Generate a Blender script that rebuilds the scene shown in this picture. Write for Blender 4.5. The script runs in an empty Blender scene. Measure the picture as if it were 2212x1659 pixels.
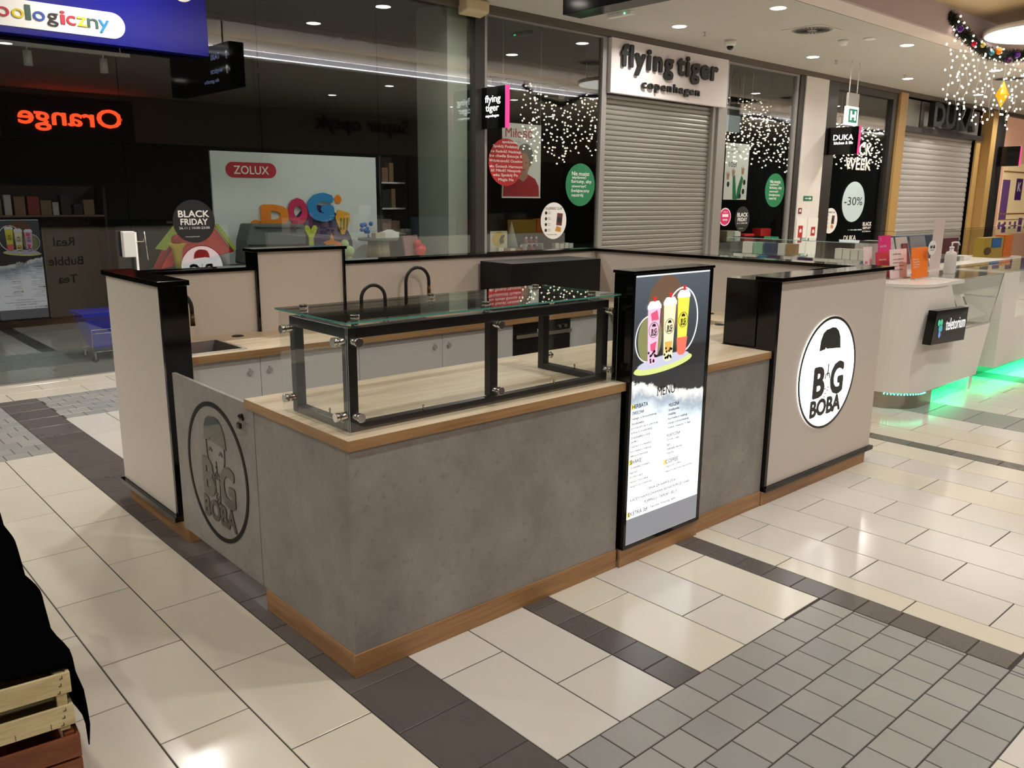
import bpy, bmesh, math, random
from mathutils import Vector, Matrix
from math import pi, sin, cos, radians
random.seed(7)
SC = bpy.context.scene
COL = SC.collection

# ---------------------------------------------------------------- camera
cam_d = bpy.data.cameras.new('camera'); cam = bpy.data.objects.new('camera', cam_d); COL.objects.link(cam)
CAM = Vector((-1.42305, -2.40152, 1.71013))
yaw, pit, rol = 0.8350808, -0.2192394, 0.0087573
fw = Vector((cos(pit)*cos(yaw), cos(pit)*sin(yaw), sin(pit)))
rt = fw.cross(Vector((0, 0, 1))).normalized(); up = rt.cross(fw)
r2 = rt*cos(rol) + up*sin(rol); u2 = -rt*sin(rol) + up*cos(rol)
cam.matrix_world = Matrix(((r2.x, u2.x, -fw.x, CAM.x), (r2.y, u2.y, -fw.y, CAM.y), (r2.z, u2.z, -fw.z, CAM.z), (0, 0, 0, 1)))
cam_d.sensor_fit = 'HORIZONTAL'; cam_d.sensor_width = 36; cam_d.lens = 1811/2212*36
cam_d.clip_start = .05; cam_d.clip_end = 200
SC.camera = cam
VS = SC.view_settings
VS.view_transform = 'Standard'; VS.look = 'None'; VS.gamma = 1; VS.use_curve_mapping = False
VS.exposure = 0.38
SC.cycles.transparent_max_bounces = 32
SC.cycles.max_bounces = 8
# ---------------------------------------------------------------- world: faint indoor ambience
W = bpy.data.worlds.new('world'); SC.world = W; W.use_nodes = True
W.node_tree.nodes['Background'].inputs[0].default_value = (1, .93, .82, 1)
W.node_tree.nodes['Background'].inputs[1].default_value = .10
# ---------------------------------------------------------------- ceiling lamps (light only; their housings come with the ceiling)
LAMPS = [(8.60+3.65*k, 5.28) for k in range(-4, 5)] + [(8.54+3.7*k, 3.72) for k in range(-4, 5)] \
      + [(-5.2+3.65*k, -1.2) for k in range(0, 9)] + [(-5.2+3.65*k, -3.6) for k in range(0, 9)]  # these two unseen rows are added to light the upright faces
CEIL = 4.04
def area(name, loc, size, power, col=(1, .86, .68), rot=(0, 0, 0), spread=180):
    l = bpy.data.lights.new(name, 'AREA'); l.shape = 'DISK'; l.size = size; l.energy = power; l.color = col
    l.spread = radians(spread)
    o = bpy.data.objects.new(name, l); o.location = loc; o.rotation_euler = rot; COL.objects.link(o); return o
for x, y in LAMPS:
    area('downlight_glow', (x, y, CEIL-.02), .17, (27 if y > 0 else (25 if x > 0 else 19)), (1, .975, .92), spread=155)
DOMES = [(13.25, 2.03)]
for x, y in []:
    area('dome_glow', (x, y, 4.125), 1.7, 60, (1, .97, .91))

# ---------------------------------------------------------------- material helpers
def newmat(name):
    m = bpy.data.materials.new(name); m.use_nodes = True
    return m, m.node_tree, m.node_tree.nodes, m.node_tree.links
def hexc(r, g, b):
    f = lambda c: (c/255/12.92) if c/255 <= .04045 else ((c/255+.055)/1.055)**2.4
    return (f(r), f(g), f(b), 1)
def M(name, col, rough=.5, metal=0, spec=.5, emit=0, ecol=None, coat=0, var=0, alpha=1):
    m, t, n, l = newmat(name); b = n['Principled BSDF']
    col = tuple(col)[:3] + (1,)
    b.inputs['Base Color'].default_value = col; b.inputs['Roughness'].default_value = rough
    b.inputs['Metallic'].default_value = metal; b.inputs['Specular IOR Level'].default_value = spec
    b.inputs['Coat Weight'].default_value = coat
    if emit:
        b.inputs['Emission Color'].default_value = (tuple(ecol)[:3] + (1,)) if ecol else col
        b.inputs['Emission Strength'].default_value = emit
    if var:
        tc = n.new('ShaderNodeTexCoord'); no = n.new('ShaderNodeTexNoise'); mx = n.new('ShaderNodeMix'); mx.data_type = 'RGBA'
        no.inputs['Scale'].default_value = 6; no.inputs['Detail'].default_value = 6
        l.new(tc.outputs['Object'], no.inputs['Vector']); l.new(no.outputs['Fac'], mx.inputs[0])
        mx.inputs[6].default_value = tuple(c*(1-var) for c in col[:3]) + (1,)
        mx.inputs[7].default_value = tuple(min(1, c*(1+var)) for c in col[:3]) + (1,)
        l.new(mx.outputs[2], b.inputs['Base Color'])
    return m
def ramp(n, stops):
    r = n.new('ShaderNodeValToRGB'); e = r.color_ramp.elements
    while len(e) < len(stops): e.new(.5)
    for i, (p, c) in enumerate(stops): e[i].position = p; e[i].color = tuple(c)[:3] + (1,)
    return r
def tile_mat(name, a, b_, rough=.22, scale=5, blotch=.5):
    m, t, n, l = newmat(name); b = n['Principled BSDF']
    tc = n.new('ShaderNodeTexCoord'); oi = n.new('ShaderNodeObjectInfo'); geo = n.new('ShaderNodeNewGeometry')
    no = n.new('ShaderNodeTexNoise'); no.inputs['Scale'].default_value = scale; no.inputs['Detail'].default_value = 8; no.inputs['Roughness'].default_value = .6
    l.new(geo.outputs['Position'], no.inputs['Vector'])
    mixv = n.new('ShaderNodeMath'); mixv.operation = 'MULTIPLY_ADD'; l.new(no.outputs['Fac'], mixv.inputs[0]); mixv.inputs[1].default_value = blotch
    m2 = n.new('ShaderNodeMath'); m2.operation = 'MULTIPLY'; l.new(oi.outputs['Random'], m2.inputs[0]); m2.inputs[1].default_value = 1-blotch
    l.new(m2.outputs[0], mixv.inputs[2])
    r = ramp(n, [(0, a), (1, b_)]); l.new(mixv.outputs[0], r.inputs[0]); l.new(r.outputs[0], b.inputs['Base Color'])
    mr = n.new('ShaderNodeMapRange'); l.new(no.outputs['Fac'], mr.inputs[0]); mr.inputs[3].default_value = rough-.05; mr.inputs[4].default_value = rough+.08
    l.new(mr.outputs[0], b.inputs['Roughness'])
    no2 = n.new('ShaderNodeTexNoise'); no2.inputs['Scale'].default_value = 2.2; l.new(geo.outputs['Position'], no2.inputs['Vector'])
    bp = n.new('ShaderNodeBump'); bp.inputs['Strength'].default_value = .03; bp.inputs['Distance'].default_value = .02
    l.new(no2.outputs['Fac'], bp.inputs['Height']); l.new(bp.outputs[0], b.inputs['Normal'])
    return m
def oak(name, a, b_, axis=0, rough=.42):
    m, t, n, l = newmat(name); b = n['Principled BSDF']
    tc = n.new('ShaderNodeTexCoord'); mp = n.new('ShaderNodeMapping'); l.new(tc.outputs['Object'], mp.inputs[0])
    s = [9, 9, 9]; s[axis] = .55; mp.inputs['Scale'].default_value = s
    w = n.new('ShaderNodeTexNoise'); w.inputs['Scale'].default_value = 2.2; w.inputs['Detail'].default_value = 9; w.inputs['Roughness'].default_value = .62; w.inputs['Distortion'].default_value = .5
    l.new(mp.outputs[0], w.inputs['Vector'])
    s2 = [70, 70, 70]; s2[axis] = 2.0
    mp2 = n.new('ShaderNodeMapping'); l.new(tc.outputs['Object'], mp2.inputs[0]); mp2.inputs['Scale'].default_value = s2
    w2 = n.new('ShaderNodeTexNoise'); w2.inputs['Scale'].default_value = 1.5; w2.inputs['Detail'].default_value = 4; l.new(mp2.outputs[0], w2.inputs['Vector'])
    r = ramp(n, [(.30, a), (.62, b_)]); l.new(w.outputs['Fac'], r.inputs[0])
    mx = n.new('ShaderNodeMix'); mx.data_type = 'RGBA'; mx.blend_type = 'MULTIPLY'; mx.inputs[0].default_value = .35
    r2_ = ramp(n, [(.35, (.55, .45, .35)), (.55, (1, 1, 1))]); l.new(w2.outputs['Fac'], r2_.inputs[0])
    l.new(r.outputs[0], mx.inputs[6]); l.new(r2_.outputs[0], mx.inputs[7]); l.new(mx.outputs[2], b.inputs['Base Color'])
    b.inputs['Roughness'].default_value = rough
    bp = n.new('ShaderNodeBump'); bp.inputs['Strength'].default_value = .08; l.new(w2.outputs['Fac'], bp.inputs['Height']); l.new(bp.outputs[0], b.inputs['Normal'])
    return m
def concrete(name, cols):
    m, t, n, l = newmat(name); b = n['Principled BSDF']
    tc = n.new('ShaderNodeTexCoord')
    a = n.new('ShaderNodeTexNoise'); a.inputs['Scale'].default_value = 4.5; a.inputs['Detail'].default_value = 12; a.inputs['Roughness'].default_value = .68
    l.new(tc.outputs['Object'], a.inputs['Vector'])
    r = ramp(n, [(.30, cols[0]), (.48, cols[1]), (.62, cols[2]), (.75, cols[3])]); l.new(a.outputs['Fac'], r.inputs[0])
    c = n.new('ShaderNodeTexNoise'); c.inputs['Scale'].default_value = 34; c.inputs['Detail'].default_value = 5; l.new(tc.outputs['Object'], c.inputs['Vector'])
    rc = ramp(n, [(.30, (.70, .68, .66)), (.40, (1, 1, 1))]); l.new(c.outputs['Fac'], rc.inputs[0])
    mx = n.new('ShaderNodeMix'); mx.data_type = 'RGBA'; mx.blend_type = 'MULTIPLY'; mx.inputs[0].default_value = .5
    l.new(r.outputs[0], mx.inputs[6]); l.new(rc.outputs[0], mx.inputs[7]); l.new(mx.outputs[2], b.inputs['Base Color'])
    b.inputs['Roughness'].default_value = .5
    return m
def glass(name, tint=(.93, .97, .95), gloss=(1, 1, 1), f0=.043, rough=0.0):
    m, t, n, l = newmat(name); n.remove(n['Principled BSDF']); out = n['Material Output']
    tr = n.new('ShaderNodeBsdfTransparent'); tr.inputs[0].default_value = tint + (1,)
    gl = n.new('ShaderNodeBsdfGlossy'); gl.inputs['Color'].default_value = gloss + (1,); gl.inputs['Roughness'].default_value = rough
    lw = n.new('ShaderNodeLayerWeight'); lw.inputs[0].default_value = .5
    p = n.new('ShaderNodeMath'); p.operation = 'POWER'; l.new(lw.outputs['Facing'], p.inputs[0]); p.inputs[1].default_value = 5
    q = n.new('ShaderNodeMath'); q.operation = 'MULTIPLY_ADD'; l.new(p.outputs[0], q.inputs[0]); q.inputs[1].default_value = 1-f0; q.inputs[2].default_value = f0
    mx = n.new('ShaderNodeMixShader'); l.new(q.outputs[0], mx.inputs[0]); l.new(tr.outputs[0], mx.inputs[1]); l.new(gl.outputs[0], mx.inputs[2])
    l.new(mx.outputs[0], out.inputs[0]); return m

BEIGE_W = tile_mat('tile_beige_warm', hexc(214, 204, 186), hexc(226, 217, 200), .15)
BEIGE_C = tile_mat('tile_beige_cool', hexc(212, 206, 198), hexc(225, 219, 210), .15)
CREAM = tile_mat('tile_cream', hexc(220, 213, 195), hexc(228, 221, 204), .15)
DARKT = tile_mat('tile_dark', hexc(84, 78, 74), hexc(108, 102, 98), .27, 4, .45)
GREYT = tile_mat('paver_grey', hexc(144, 145, 143), hexc(168, 164, 158), .30, 5, .35)
GROUT = M('grout', hexc(62, 56, 50), .8)
LAM = M('laminate_beige', hexc(216, 207, 195), .42, var=.02)
LAMW = M('laminate_white', hexc(222, 218, 212), .40)
BLK = M('black_gloss_board', (.002, .002, .002), .09, spec=.4)
BLKM = M('black_satin_metal', (.007, .0065, .006), .32)
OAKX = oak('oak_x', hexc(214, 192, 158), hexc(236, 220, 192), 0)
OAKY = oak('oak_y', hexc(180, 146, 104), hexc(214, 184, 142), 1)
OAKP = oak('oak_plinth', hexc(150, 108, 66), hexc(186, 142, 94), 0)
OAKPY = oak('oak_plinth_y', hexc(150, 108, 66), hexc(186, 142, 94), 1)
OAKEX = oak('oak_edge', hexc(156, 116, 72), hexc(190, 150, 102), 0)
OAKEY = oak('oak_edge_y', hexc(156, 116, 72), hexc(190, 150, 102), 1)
CONC = concrete('concrete_laminate', [hexc(134, 130, 125), hexc(153, 147, 140), hexc(161, 156, 148), hexc(170, 165, 157)])
GLS = glass('clear_glass', (.975, .99, .985))
GLSV = glass('vitrine_top_glass', (.95, .98, .97), f0=.075)
GLSS = glass('shop_glass', (.92, .95, .94), f0=.075)
GEDGE = M('glass_edge', (.10, .34, .28), .15, emit=0)
CHR = M('chrome', (.78, .76, .73), .16, 1)
STEEL = M('brushed_steel', (.55, .54, .52), .32, 1)
CEILM = M('ceiling_plaster', hexc(196, 192, 184), .75, var=.01)
TANM = M('tan_ceiling', hexc(205, 180, 138), .35)
LIPM = M('lip_plaster', hexc(226, 212, 204), .6)
MAUVE = M('mauve_edge', hexc(176, 158, 156), .6)
BROWN = M('brown_fascia', hexc(92, 82, 72), .5)
GRFR = M('grey_frame', hexc(150, 146, 142), .35, .2)
DKFR = M('dark_frame', hexc(44, 40, 37), .4)
WHT = M('white_plaster', hexc(226, 220, 214), .6)
WHP = M('white_print', hexc(235, 232, 226), .6)
GOLD = M('gold_panel', hexc(182, 146, 88), .45)
BLKF = M('black_flat', (.006, .006, .006), .5)
REDP = M('red_print', hexc(178, 28, 34), .5)
GRNP = M('green_print', hexc(20, 120, 74), .5)
ORANGE = M('orange_print', hexc(250, 130, 20), .5)
MAGENTA = M('magenta_print', hexc(214, 30, 110), .5)
BLUEP = M('blue_print', hexc(40, 110, 190), .5)
YELP = M('yellow_print', hexc(230, 200, 60), .5)
PURP = M('purple_print', hexc(80, 40, 110), .5)
GRYP = M('grey_print', hexc(120, 120, 120), .5)
LED = M('lamp_lens', (1, .95, .88), .5, emit=14, ecol=(1, .93, .82))

# ---------------------------------------------------------------- mesh helpers (coordinates are world coordinates)
class MB:
    def __init__(s): s.v = []; s.f = []; s.sm = []
    def add(s, vs, fs, smooth=False):
        o = len(s.v); s.v += [tuple(p) for p in vs]; s.f += [tuple(o+i for i in f) for f in fs]; s.sm += [smooth]*len(fs); return s
    def box(s, x0, x1, y0, y1, z0, z1):
        return s.add([(x0, y0, z0), (x1, y0, z0), (x1, y1, z0), (x0, y1, z0), (x0, y0, z1), (x1, y0, z1), (x1, y1, z1), (x0, y1, z1)],
                     [(3, 2, 1, 0), (4, 5, 6, 7), (0, 1, 5, 4), (1, 2, 6, 5), (2, 3, 7, 6), (3, 0, 4, 7)])
    def obox(s, o, a, b, c):   # oriented box from corner o with edge vectors a, b, c
        o, a, b, c = map(Vector, (o, a, b, c))
        p = [o, o+a, o+a+b, o+b]; p += [q+c for q in p]
        fs = [(3, 2, 1, 0), (4, 5, 6, 7), (0, 1, 5, 4), (1, 2, 6, 5), (2, 3, 7, 6), (3, 0, 4, 7)]
        if a.cross(b).dot(c) < 0: fs = [tuple(reversed(f)) for f in fs]
        return s.add(p, fs)
    def prism(s, pts, d, smooth=False):  # pts world polygon, d extrusion vector
        n = len(pts); d = Vector(d); P = [Vector(p) for p in pts]
        nrm = Vector((0, 0, 0))
        for i in range(n): nrm += P[i].cross(P[(i+1) % n])
        fs = [tuple(range(n)), tuple(range(2*n-1, n-1, -1))] + [(i+n, (i+1) % n+n, (i+1) % n, i) for i in range(n)]
        if nrm.dot(d) > 0: fs = [tuple(reversed(f)) for f in fs]
        s.add(P+[p+d for p in P], fs[:2]); k = len(s.v)-2*n
        s.f += [tuple(k+i for i in f) for f in fs[2:]]; s.sm += [smooth]*n
        return s
    def cyl(s, p0, p1, r0, r1=None, n=20, caps=True, smooth=True):
        p0, p1 = Vector(p0), Vector(p1); r1 = r0 if r1 is None else r1
        ax = (p1-p0).normalized(); a = ax.orthogonal().normalized(); b = ax.cross(a)
        vs = [p0+(a*cos(2*pi*i/n)+b*sin(2*pi*i/n))*r0 for i in range(n)]+[p1+(a*cos(2*pi*i/n)+b*sin(2*pi*i/n))*r1 for i in range(n)]
        k = len(s.v); s.v += [tuple(v) for v in vs]
        s.f += [(k+i, k+(i+1) % n, k+n+(i+1) % n, k+n+i) for i in range(n)]; s.sm += [smooth]*n
        if caps: s.f += [tuple(k+n-1-i for i in range(n)), tuple(k+n+i for i in range(n))]; s.sm += [False]*2
        return s
    def tube(s, pts, r, n=10, closed=False):
        P = [Vector(p) for p in pts]; m = len(P); k = len(s.v); prev = None
        for i, p in enumerate(P):
            t = (P[(i+1) % m]-P[i-1]) if closed else (P[min(i+1, m-1)]-P[max(i-1, 0)])
            t.normalize()
            a = (prev - t*prev.dot(t)).normalized() if prev and (prev - t*prev.dot(t)).length > 1e-4 else t.orthogonal().normalized()
            prev = a; b = t.cross(a); rr = r[i] if isinstance(r, (list, tuple)) else r
            s.v += [tuple(p+(a*cos(2*pi*j/n)+b*sin(2*pi*j/n))*rr) for j in range(n)]
        for i in range(m if closed else m-1):
            for j in range(n):
                A = k+i*n; B = k+((i+1) % m)*n
                s.f.append((A+j, A+(j+1) % n, B+(j+1) % n, B+j)); s.sm.append(True)
        if not closed:
            s.f += [tuple(k+n-1-j for j in range(n)), tuple(k+(m-1)*n+j for j in range(n))]; s.sm += [False]*2
        return s
    def ball(s, c, r, nu=12, nv=8, sc=(1, 1, 1)):
        k = len(s.v); c = Vector(c)
        for i in range(1, nv):
            for j in range(nu):
                t = pi*i/nv; p = 2*pi*j/nu
                s.v.append((c.x+r*sc[0]*sin(t)*cos(p), c.y+r*sc[1]*sin(t)*sin(p), c.z+r*sc[2]*cos(t)))
        s.v += [(c.x, c.y, c.z+r*sc[2]), (c.x, c.y, c.z-r*sc[2])]; T = len(s.v)-2
        for i in range(nv-2):
            for j in range(nu):
                s.f.append((k+i*nu+j, k+(i+1)*nu+j, k+(i+1)*nu+(j+1) % nu, k+i*nu+(j+1) % nu)); s.sm.append(True)
        for j in range(nu):
            s.f.append((T, k+j, k+(j+1) % nu)); s.f.append((T+1, k+(nv-2)*nu+(j+1) % nu, k+(nv-2)*nu+j)); s.sm += [True]*2
        return s
    def lathe(s, c, prof, n=24):   # prof [(r,z)] around vertical axis through c
        k = len(s.v); c = Vector(c); m = len(prof)
        for r, z in prof:
            s.v += [(c.x+r*cos(2*pi*j/n), c.y+r*sin(2*pi*j/n), c.z+z) for j in range(n)]
        for i in range(m-1):
            for j in range(n):
                s.f.append((k+i*n+j, k+i*n+(j+1) % n, k+(i+1)*n+(j+1) % n, k+(i+1)*n+j)); s.sm.append(True)
        s.f += [tuple(k+n-1-j for j in range(n)), tuple(k+(m-1)*n+j for j in range(n))]; s.sm += [False]*2
        return s
OFF = {}
def obj(name, me, parent=None):
    o = bpy.data.objects.new(name, me); COL.objects.link(o)
    if parent is not None: o.parent = parent; OFF[o] = OFF.get(parent, Vector((0, 0, 0)))
    return o
def build(mb, name, m, parent=None, bev=0, loc=None):
    off = OFF.get(parent, Vector((0, 0, 0))) if parent is not None else (Vector(loc) if loc is not None else Vector((0, 0, 0)))
    me = bpy.data.meshes.new(name)
    me.from_pydata([(a-off.x, b-off.y, c-off.z) for a, b, c in mb.v], [], mb.f)
    me.polygons.foreach_set('use_smooth', mb.sm); me.update()
    if m: me.materials.append(m)
    o = obj(name, me, parent)
    if parent is None: o.location = off; OFF[o] = off
    if bev:
        b = o.modifiers.new('bevel', 'BEVEL'); b.width = bev; b.segments = 2; b.limit_method = 'ANGLE'; b.angle_limit = radians(50)
    return o
def tag(o, label=None, cat=None, group=None, kind=None):
    if label: o['label'] = label
    if cat: o['category'] = cat
    if group: o['group'] = group
    if kind: o['kind'] = kind
    return o
def thing(name, label, cat, loc, group=None):
    o = bpy.data.objects.new(name, None); COL.objects.link(o); o.location = loc; OFF[o] = Vector(loc); o.empty_display_size = .1
    return tag(o, label, cat, group)
def single(mb, name, m, label, cat, group=None, bev=0):
    xs = [v[0] for v in mb.v]; ys = [v[1] for v in mb.v]; zs = [v[2] for v in mb.v]
    return tag(build(mb, name, m, None, bev, ((min(xs)+max(xs))/2, (min(ys)+max(ys))/2, min(zs))), label, cat, group)
def struct(mb, name, m, bev=0): return tag(build(mb, name, m, None, bev), kind='structure')
def part(mb, name, m, parent, bev=0, label=None):
    o = build(mb, name, m, parent, bev)
    if label: o['label'] = label
    return o
def dup(root, loc, label=None, group=None):
    r = root.copy(); COL.objects.link(r); r.location = loc; OFF[r] = Vector(loc)
    if label: r['label'] = label
    if group: r['group'] = group
    for ch in list(root.children):
        c = ch.copy(); COL.objects.link(c); c.parent = r
        for g in ch.children:
            d = g.copy(); COL.objects.link(d); d.parent = c
    return r
def box(*a): return MB().box(*a)
# text: fitted between bounds on a plane given by origin O, right R, up U
def txt(s, name, m, parent, O, R, U, w=None, h=None, bold=0, ext=.0015, align='L', label=None, line=1.0, sp=1.0, shear=0, al=None):
    cu = bpy.data.curves.new('t', 'FONT'); cu.body = s; cu.offset = 0; cu.extrude = 0; cu.space_line = line; cu.space_character = sp; cu.resolution_u = 3; cu.shear = shear
    if al: cu.align_x = al
    to = bpy.data.objects.new('t', cu); me = bpy.data.meshes.new_from_object(to); bpy.data.objects.remove(to); bpy.data.curves.remove(cu)
    if not me.vertices: return None
    xs = [v.co.x for v in me.vertices]; ys = [v.co.y for v in me.vertices]
    x0, x1, y0, y1 = min(xs), max(xs), min(ys), max(ys)
    if w and h: sx = w/(x1-x0); sy = h/(y1-y0)
    elif w: sx = sy = w/(x1-x0)
    else: sx = sy = h/(y1-y0)
    ox = -x0 if align == 'L' else (-(x0+x1)/2 if align == 'C' else -x1)
    O, R, U = Vector(O), Vector(R), Vector(U); N = R.cross(U)
    off = OFF.get(parent, Vector((0, 0, 0)))
    co = []
    for v in me.vertices: co.append(O+R*((v.co.x+ox)*sx)+U*((v.co.y-y0)*sy)-off+N*ext)
    for v, c in zip(me.vertices, co): v.co = c
    if ext:
        bm = bmesh.new(); bm.from_mesh(me)
        g = bmesh.ops.extrude_face_region(bm, geom=bm.faces[:])
        bmesh.ops.translate(bm, vec=-N*ext, verts=[e for e in g['geom'] if isinstance(e, bmesh.types.BMVert)])
        bmesh.ops.recalc_face_normals(bm, faces=bm.faces[:]); bm.to_mesh(me); bm.free()
    if bold:
        src = me; bm = bmesh.new(); k = 0
        for a in range(-1, 8):
            r_ = 0 if a < 0 else (bold if bold > .08 else bold*.6); tmp = src.copy(); d = R*(r_*sx*cos(a*pi/4)*.9)+U*(r_*sy*sin(a*pi/4)*.9)+N*(.00004*k*(1 if ext else 1)); k += 1
            for v in tmp.vertices: v.co = v.co+d
            bm.from_mesh(tmp); bpy.data.meshes.remove(tmp)
        bm.to_mesh(me); bm.free()
    me.name = name; me.materials.clear(); me.materials.append(m)
    o = obj(name, me, parent)
    if label: o['label'] = label
    return o
def disc_pts(c, R, U, rx, ry=None, n=40):
    c, R, U = Vector(c), Vector(R), Vector(U); ry = ry or rx
    return [c+R*(rx*cos(2*pi*i/n))+U*(ry*sin(2*pi*i/n)) for i in range(n)]
def disc(name, m, parent, c, R, U, rx, ry=None, th=.002, label=None, n=40):
    N = Vector(R).cross(Vector(U))
    return part(MB().prism(disc_pts(c, R, U, rx, ry, n), N*th), name, m, parent, label=label)
def flat(name, m, parent, O, R, U, pts, th=.0015, label=None):   # 2-D outline on a plane
    O, R, U = Vector(O), Vector(R), Vector(U); N = R.cross(U)
    return part(MB().prism([O+R*a+U*b for a, b in pts], N*th), name, m, parent, label=label)
X, Y, Z = Vector((1, 0, 0)), Vector((0, 1, 0)), Vector((0, 0, 1))
# ================================================================ FLOOR
FL = struct(box(-9, 34, -9, 6.2, -.12, -.0025), 'floor', GROUT)
tiles = []   # (x0,x1,y0,y1,kind)
def column(x0, x1, ya, yb, phase, pitch, kind):
    k0 = math.floor((ya-phase)/pitch); y = phase+k0*pitch
    while y < yb-1e-6:
        a, b = max(y, ya), min(y+pitch, yb)
        if b-a > .02: tiles.append((x0, x1, a, b, kind))
        y += pitch
def rowx(y0, y1, xa, xb, phase, pitch, kind):
    k0 = math.floor((xa-phase)/pitch); x = phase+k0*pitch
    while x < xb-1e-6:
        a, b = max(x, xa), min(x+pitch, xb)
        if b-a > .02: tiles.append((a, b, y0, y1, kind))
        x += pitch
def pavers(xa, xb, ya, yb, top_phase, ytop):
    y = ytop; i = 0
    while y > ya+1e-6:
        y0 = max(y-.1515, ya)
        if y <= yb+1e-6: rowx(y0, y, xa, xb, top_phase+(i % 2)*.0745, .1495, 'paver')
        y -= .1515; i += 1
for k in range(10):
    x1 = -.066-.3005*k; ph = .9916 if k % 2 == 0 else 1.2887
    column(x1-.3005, x1, -3.2, 3.69, ph, .6, 'warm')
pavers(-4.0, -.066, 3.69, 5.49, .02, 5.49)
column(-.066, .229, -3.2, 5.49, -.369, .30, 'dark')
pavers(.229, 9, 4.595, 5.49, .02, 5.49)
for i, (ya, yb) in enumerate(((5.49, 5.787), (5.787, 6.075), (6.075, 6.2))):
    rowx(ya, yb, -4, 24, .066+(.3 if i % 2 else 0), .598, 'warm')
cols = [(.229, .528, -.207, 'cool'), (.528, .826, -.502, 'cool'), (.979, 1.276, -.203, 'cream'), (1.276, 1.573, -.496, 'cool'), (1.573, 1.866, -.194, 'cream')]
for x0, x1, ph, kd in cols:
    kd2 = kd
    column(x0, x1, -.803, .05, ph, .6, kd2); column(x0, x1, 2.4, 4.595, ph, .6, 'cool'); column(x0, x1, -3.2, -1.712, ph, .6, kd2)
column(.826, .979, -.803, .05, -.803, .15, 'dark')
pavers(.229, 1.866, -1.712, -.803, .274, -.803)
column(1.866, 2.015, -1.551, .05, -1.551, .15, 'dark')
pavers(1.866, 3.4, -1.712, -1.551, .274, -.803-.1515*5)
column(2.015, 2.165, -1.551, .05, -.489, .6, 'cream')
xs = [2.165, 2.462, 2.759, 3.056, 3.353, 3.65, 3.947, 4.243, 4.54]
for i in range(8):
    column(xs[i], xs[i+1], -1.551 if i < 4 else -2.6, 5.49 if i > 5 else .05, -.183 if i % 2 == 0 else -.483, .6, 'cream' if i in (5, 7) else 'cool')
column(4.54, 4.68, -2.6, 5.49, -.02, .3, 'dark')
for i, x in enumerate((4.68, 4.978, 5.276)):
    column(x, x+.298, -2.6, 5.49, -.175 if i % 2 == 0 else -.47, .6, 'cool' if i == 2 else 'warm')
column(5.574, 6.05, -2.6, 5.49, -.02, .3, 'mid')
for i in range(60):
    x = 6.05+.298*i
    kd = 'dark' if i % 13 == 5 else ('warm' if (i//3) % 2 else 'cool')
    column(x, x+.298, -3.0, 5.49, -.175 if i % 2 == 0 else -.47, .6, kd)
TM = {'warm': BEIGE_W, 'cool': BEIGE_C, 'cream': CREAM, 'dark': DARKT, 'paver': GREYT, 'mid': GREYT}
NM = {'warm': 'tile', 'cool': 'tile', 'cream': 'tile', 'dark': 'dark_tile', 'paver': 'paver', 'mid': 'dark_tile'}
cache = {}
def tile_mesh(w, l, kind):
    key = (round(w, 3), round(l, 3), kind)
    if key not in cache:
        g = .005; b = .0015; w2, l2 = w/2-g/2, l/2-g/2
        m = MB(); v = [(-w2, -l2, -.011), (w2, -l2, -.011), (w2, l2, -.011), (-w2, l2, -.011), (-w2, -l2, -b), (w2, -l2, -b), (w2, l2, -b), (-w2, l2, -b),
                       (-w2+b, -l2+b, 0), (w2-b, -l2+b, 0), (w2-b, l2-b, 0), (-w2+b, l2-b, 0)]
        m.add(v, [(0, 1, 5, 4), (1, 2, 6, 5), (2, 3, 7, 6), (3, 0, 4, 7), (4, 5, 9, 8), (5, 6, 10, 9), (6, 7, 11, 10), (7, 4, 8, 11), (8, 9, 10, 11)])
        me = bpy.data.meshes.new('tile'); me.from_pydata(m.v, [], m.f); me.materials.append(TM[kind]); cache[key] = me
    return cache[key]
def pix(p):
    d = Vector(p)-CAM; z = d.dot(fw)
    if z < .1: return None
    return (1106+1811*d.dot(r2)/z, 829.5-1811*d.dot(u2)/z, z)
vis = {}; rest = {}
def under(x, y): return (0.02 < x < 3.9 and 0.06 < y < 2.45) and not (.0 < x < .15 and .7 < y < 1.7)
for t in tiles:
    x0, x1, y0, y1, kd = t; cx, cy = (x0+x1)/2, (y0+y1)/2
    if under(cx, cy) and under(x0+.02, y1-.02) and under(x1-.02, y0+.02) and under(cx, y0): continue
    q = pix((cx, cy, 0)); nm = NM[kd]
    seen = q and -250 < q[0] < 2460 and -60 < q[1] < 1900
    if seen: vis.setdefault(nm, []).append((q[2], t))
    else: rest.setdefault(nm, []).append(t)
for nm, L in vis.items():
    L.sort(key=lambda a: a[0])
    for d, (x0, x1, y0, y1, kd) in L[:300]:
        o = bpy.data.objects.new(nm, tile_mesh(x1-x0, y1-y0, kd)); COL.objects.link(o); o.parent = FL
        o.location = ((x0+x1)/2, (y0+y1)/2, random.uniform(-.0003, .0003))
    rest.setdefault(nm, []).extend(t for d, t in L[300:])
bykind = {}
for nm, L in rest.items():
    for t in L: bykind.setdefault(t[4], []).append(t)
for kd, L in bykind.items():
    m = MB()
    for x0, x1, y0, y1, _ in L: m.box(x0+.0018, x1-.0018, y0+.0018, y1-.0018, -.011, -.0002)
    o = part(m, {'dark': 'dark_tiles', 'paver': 'grey_pavers', 'mid': 'grey_tiles'}.get(kd, kd+'_tiles'), TM[kd], FL); o['kind'] = 'stuff'

# ================================================================ KIOSK
def plinth(parent, mb, m=OAKP, name='plinth'): return part(mb, name, m, parent, .0015)
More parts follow.
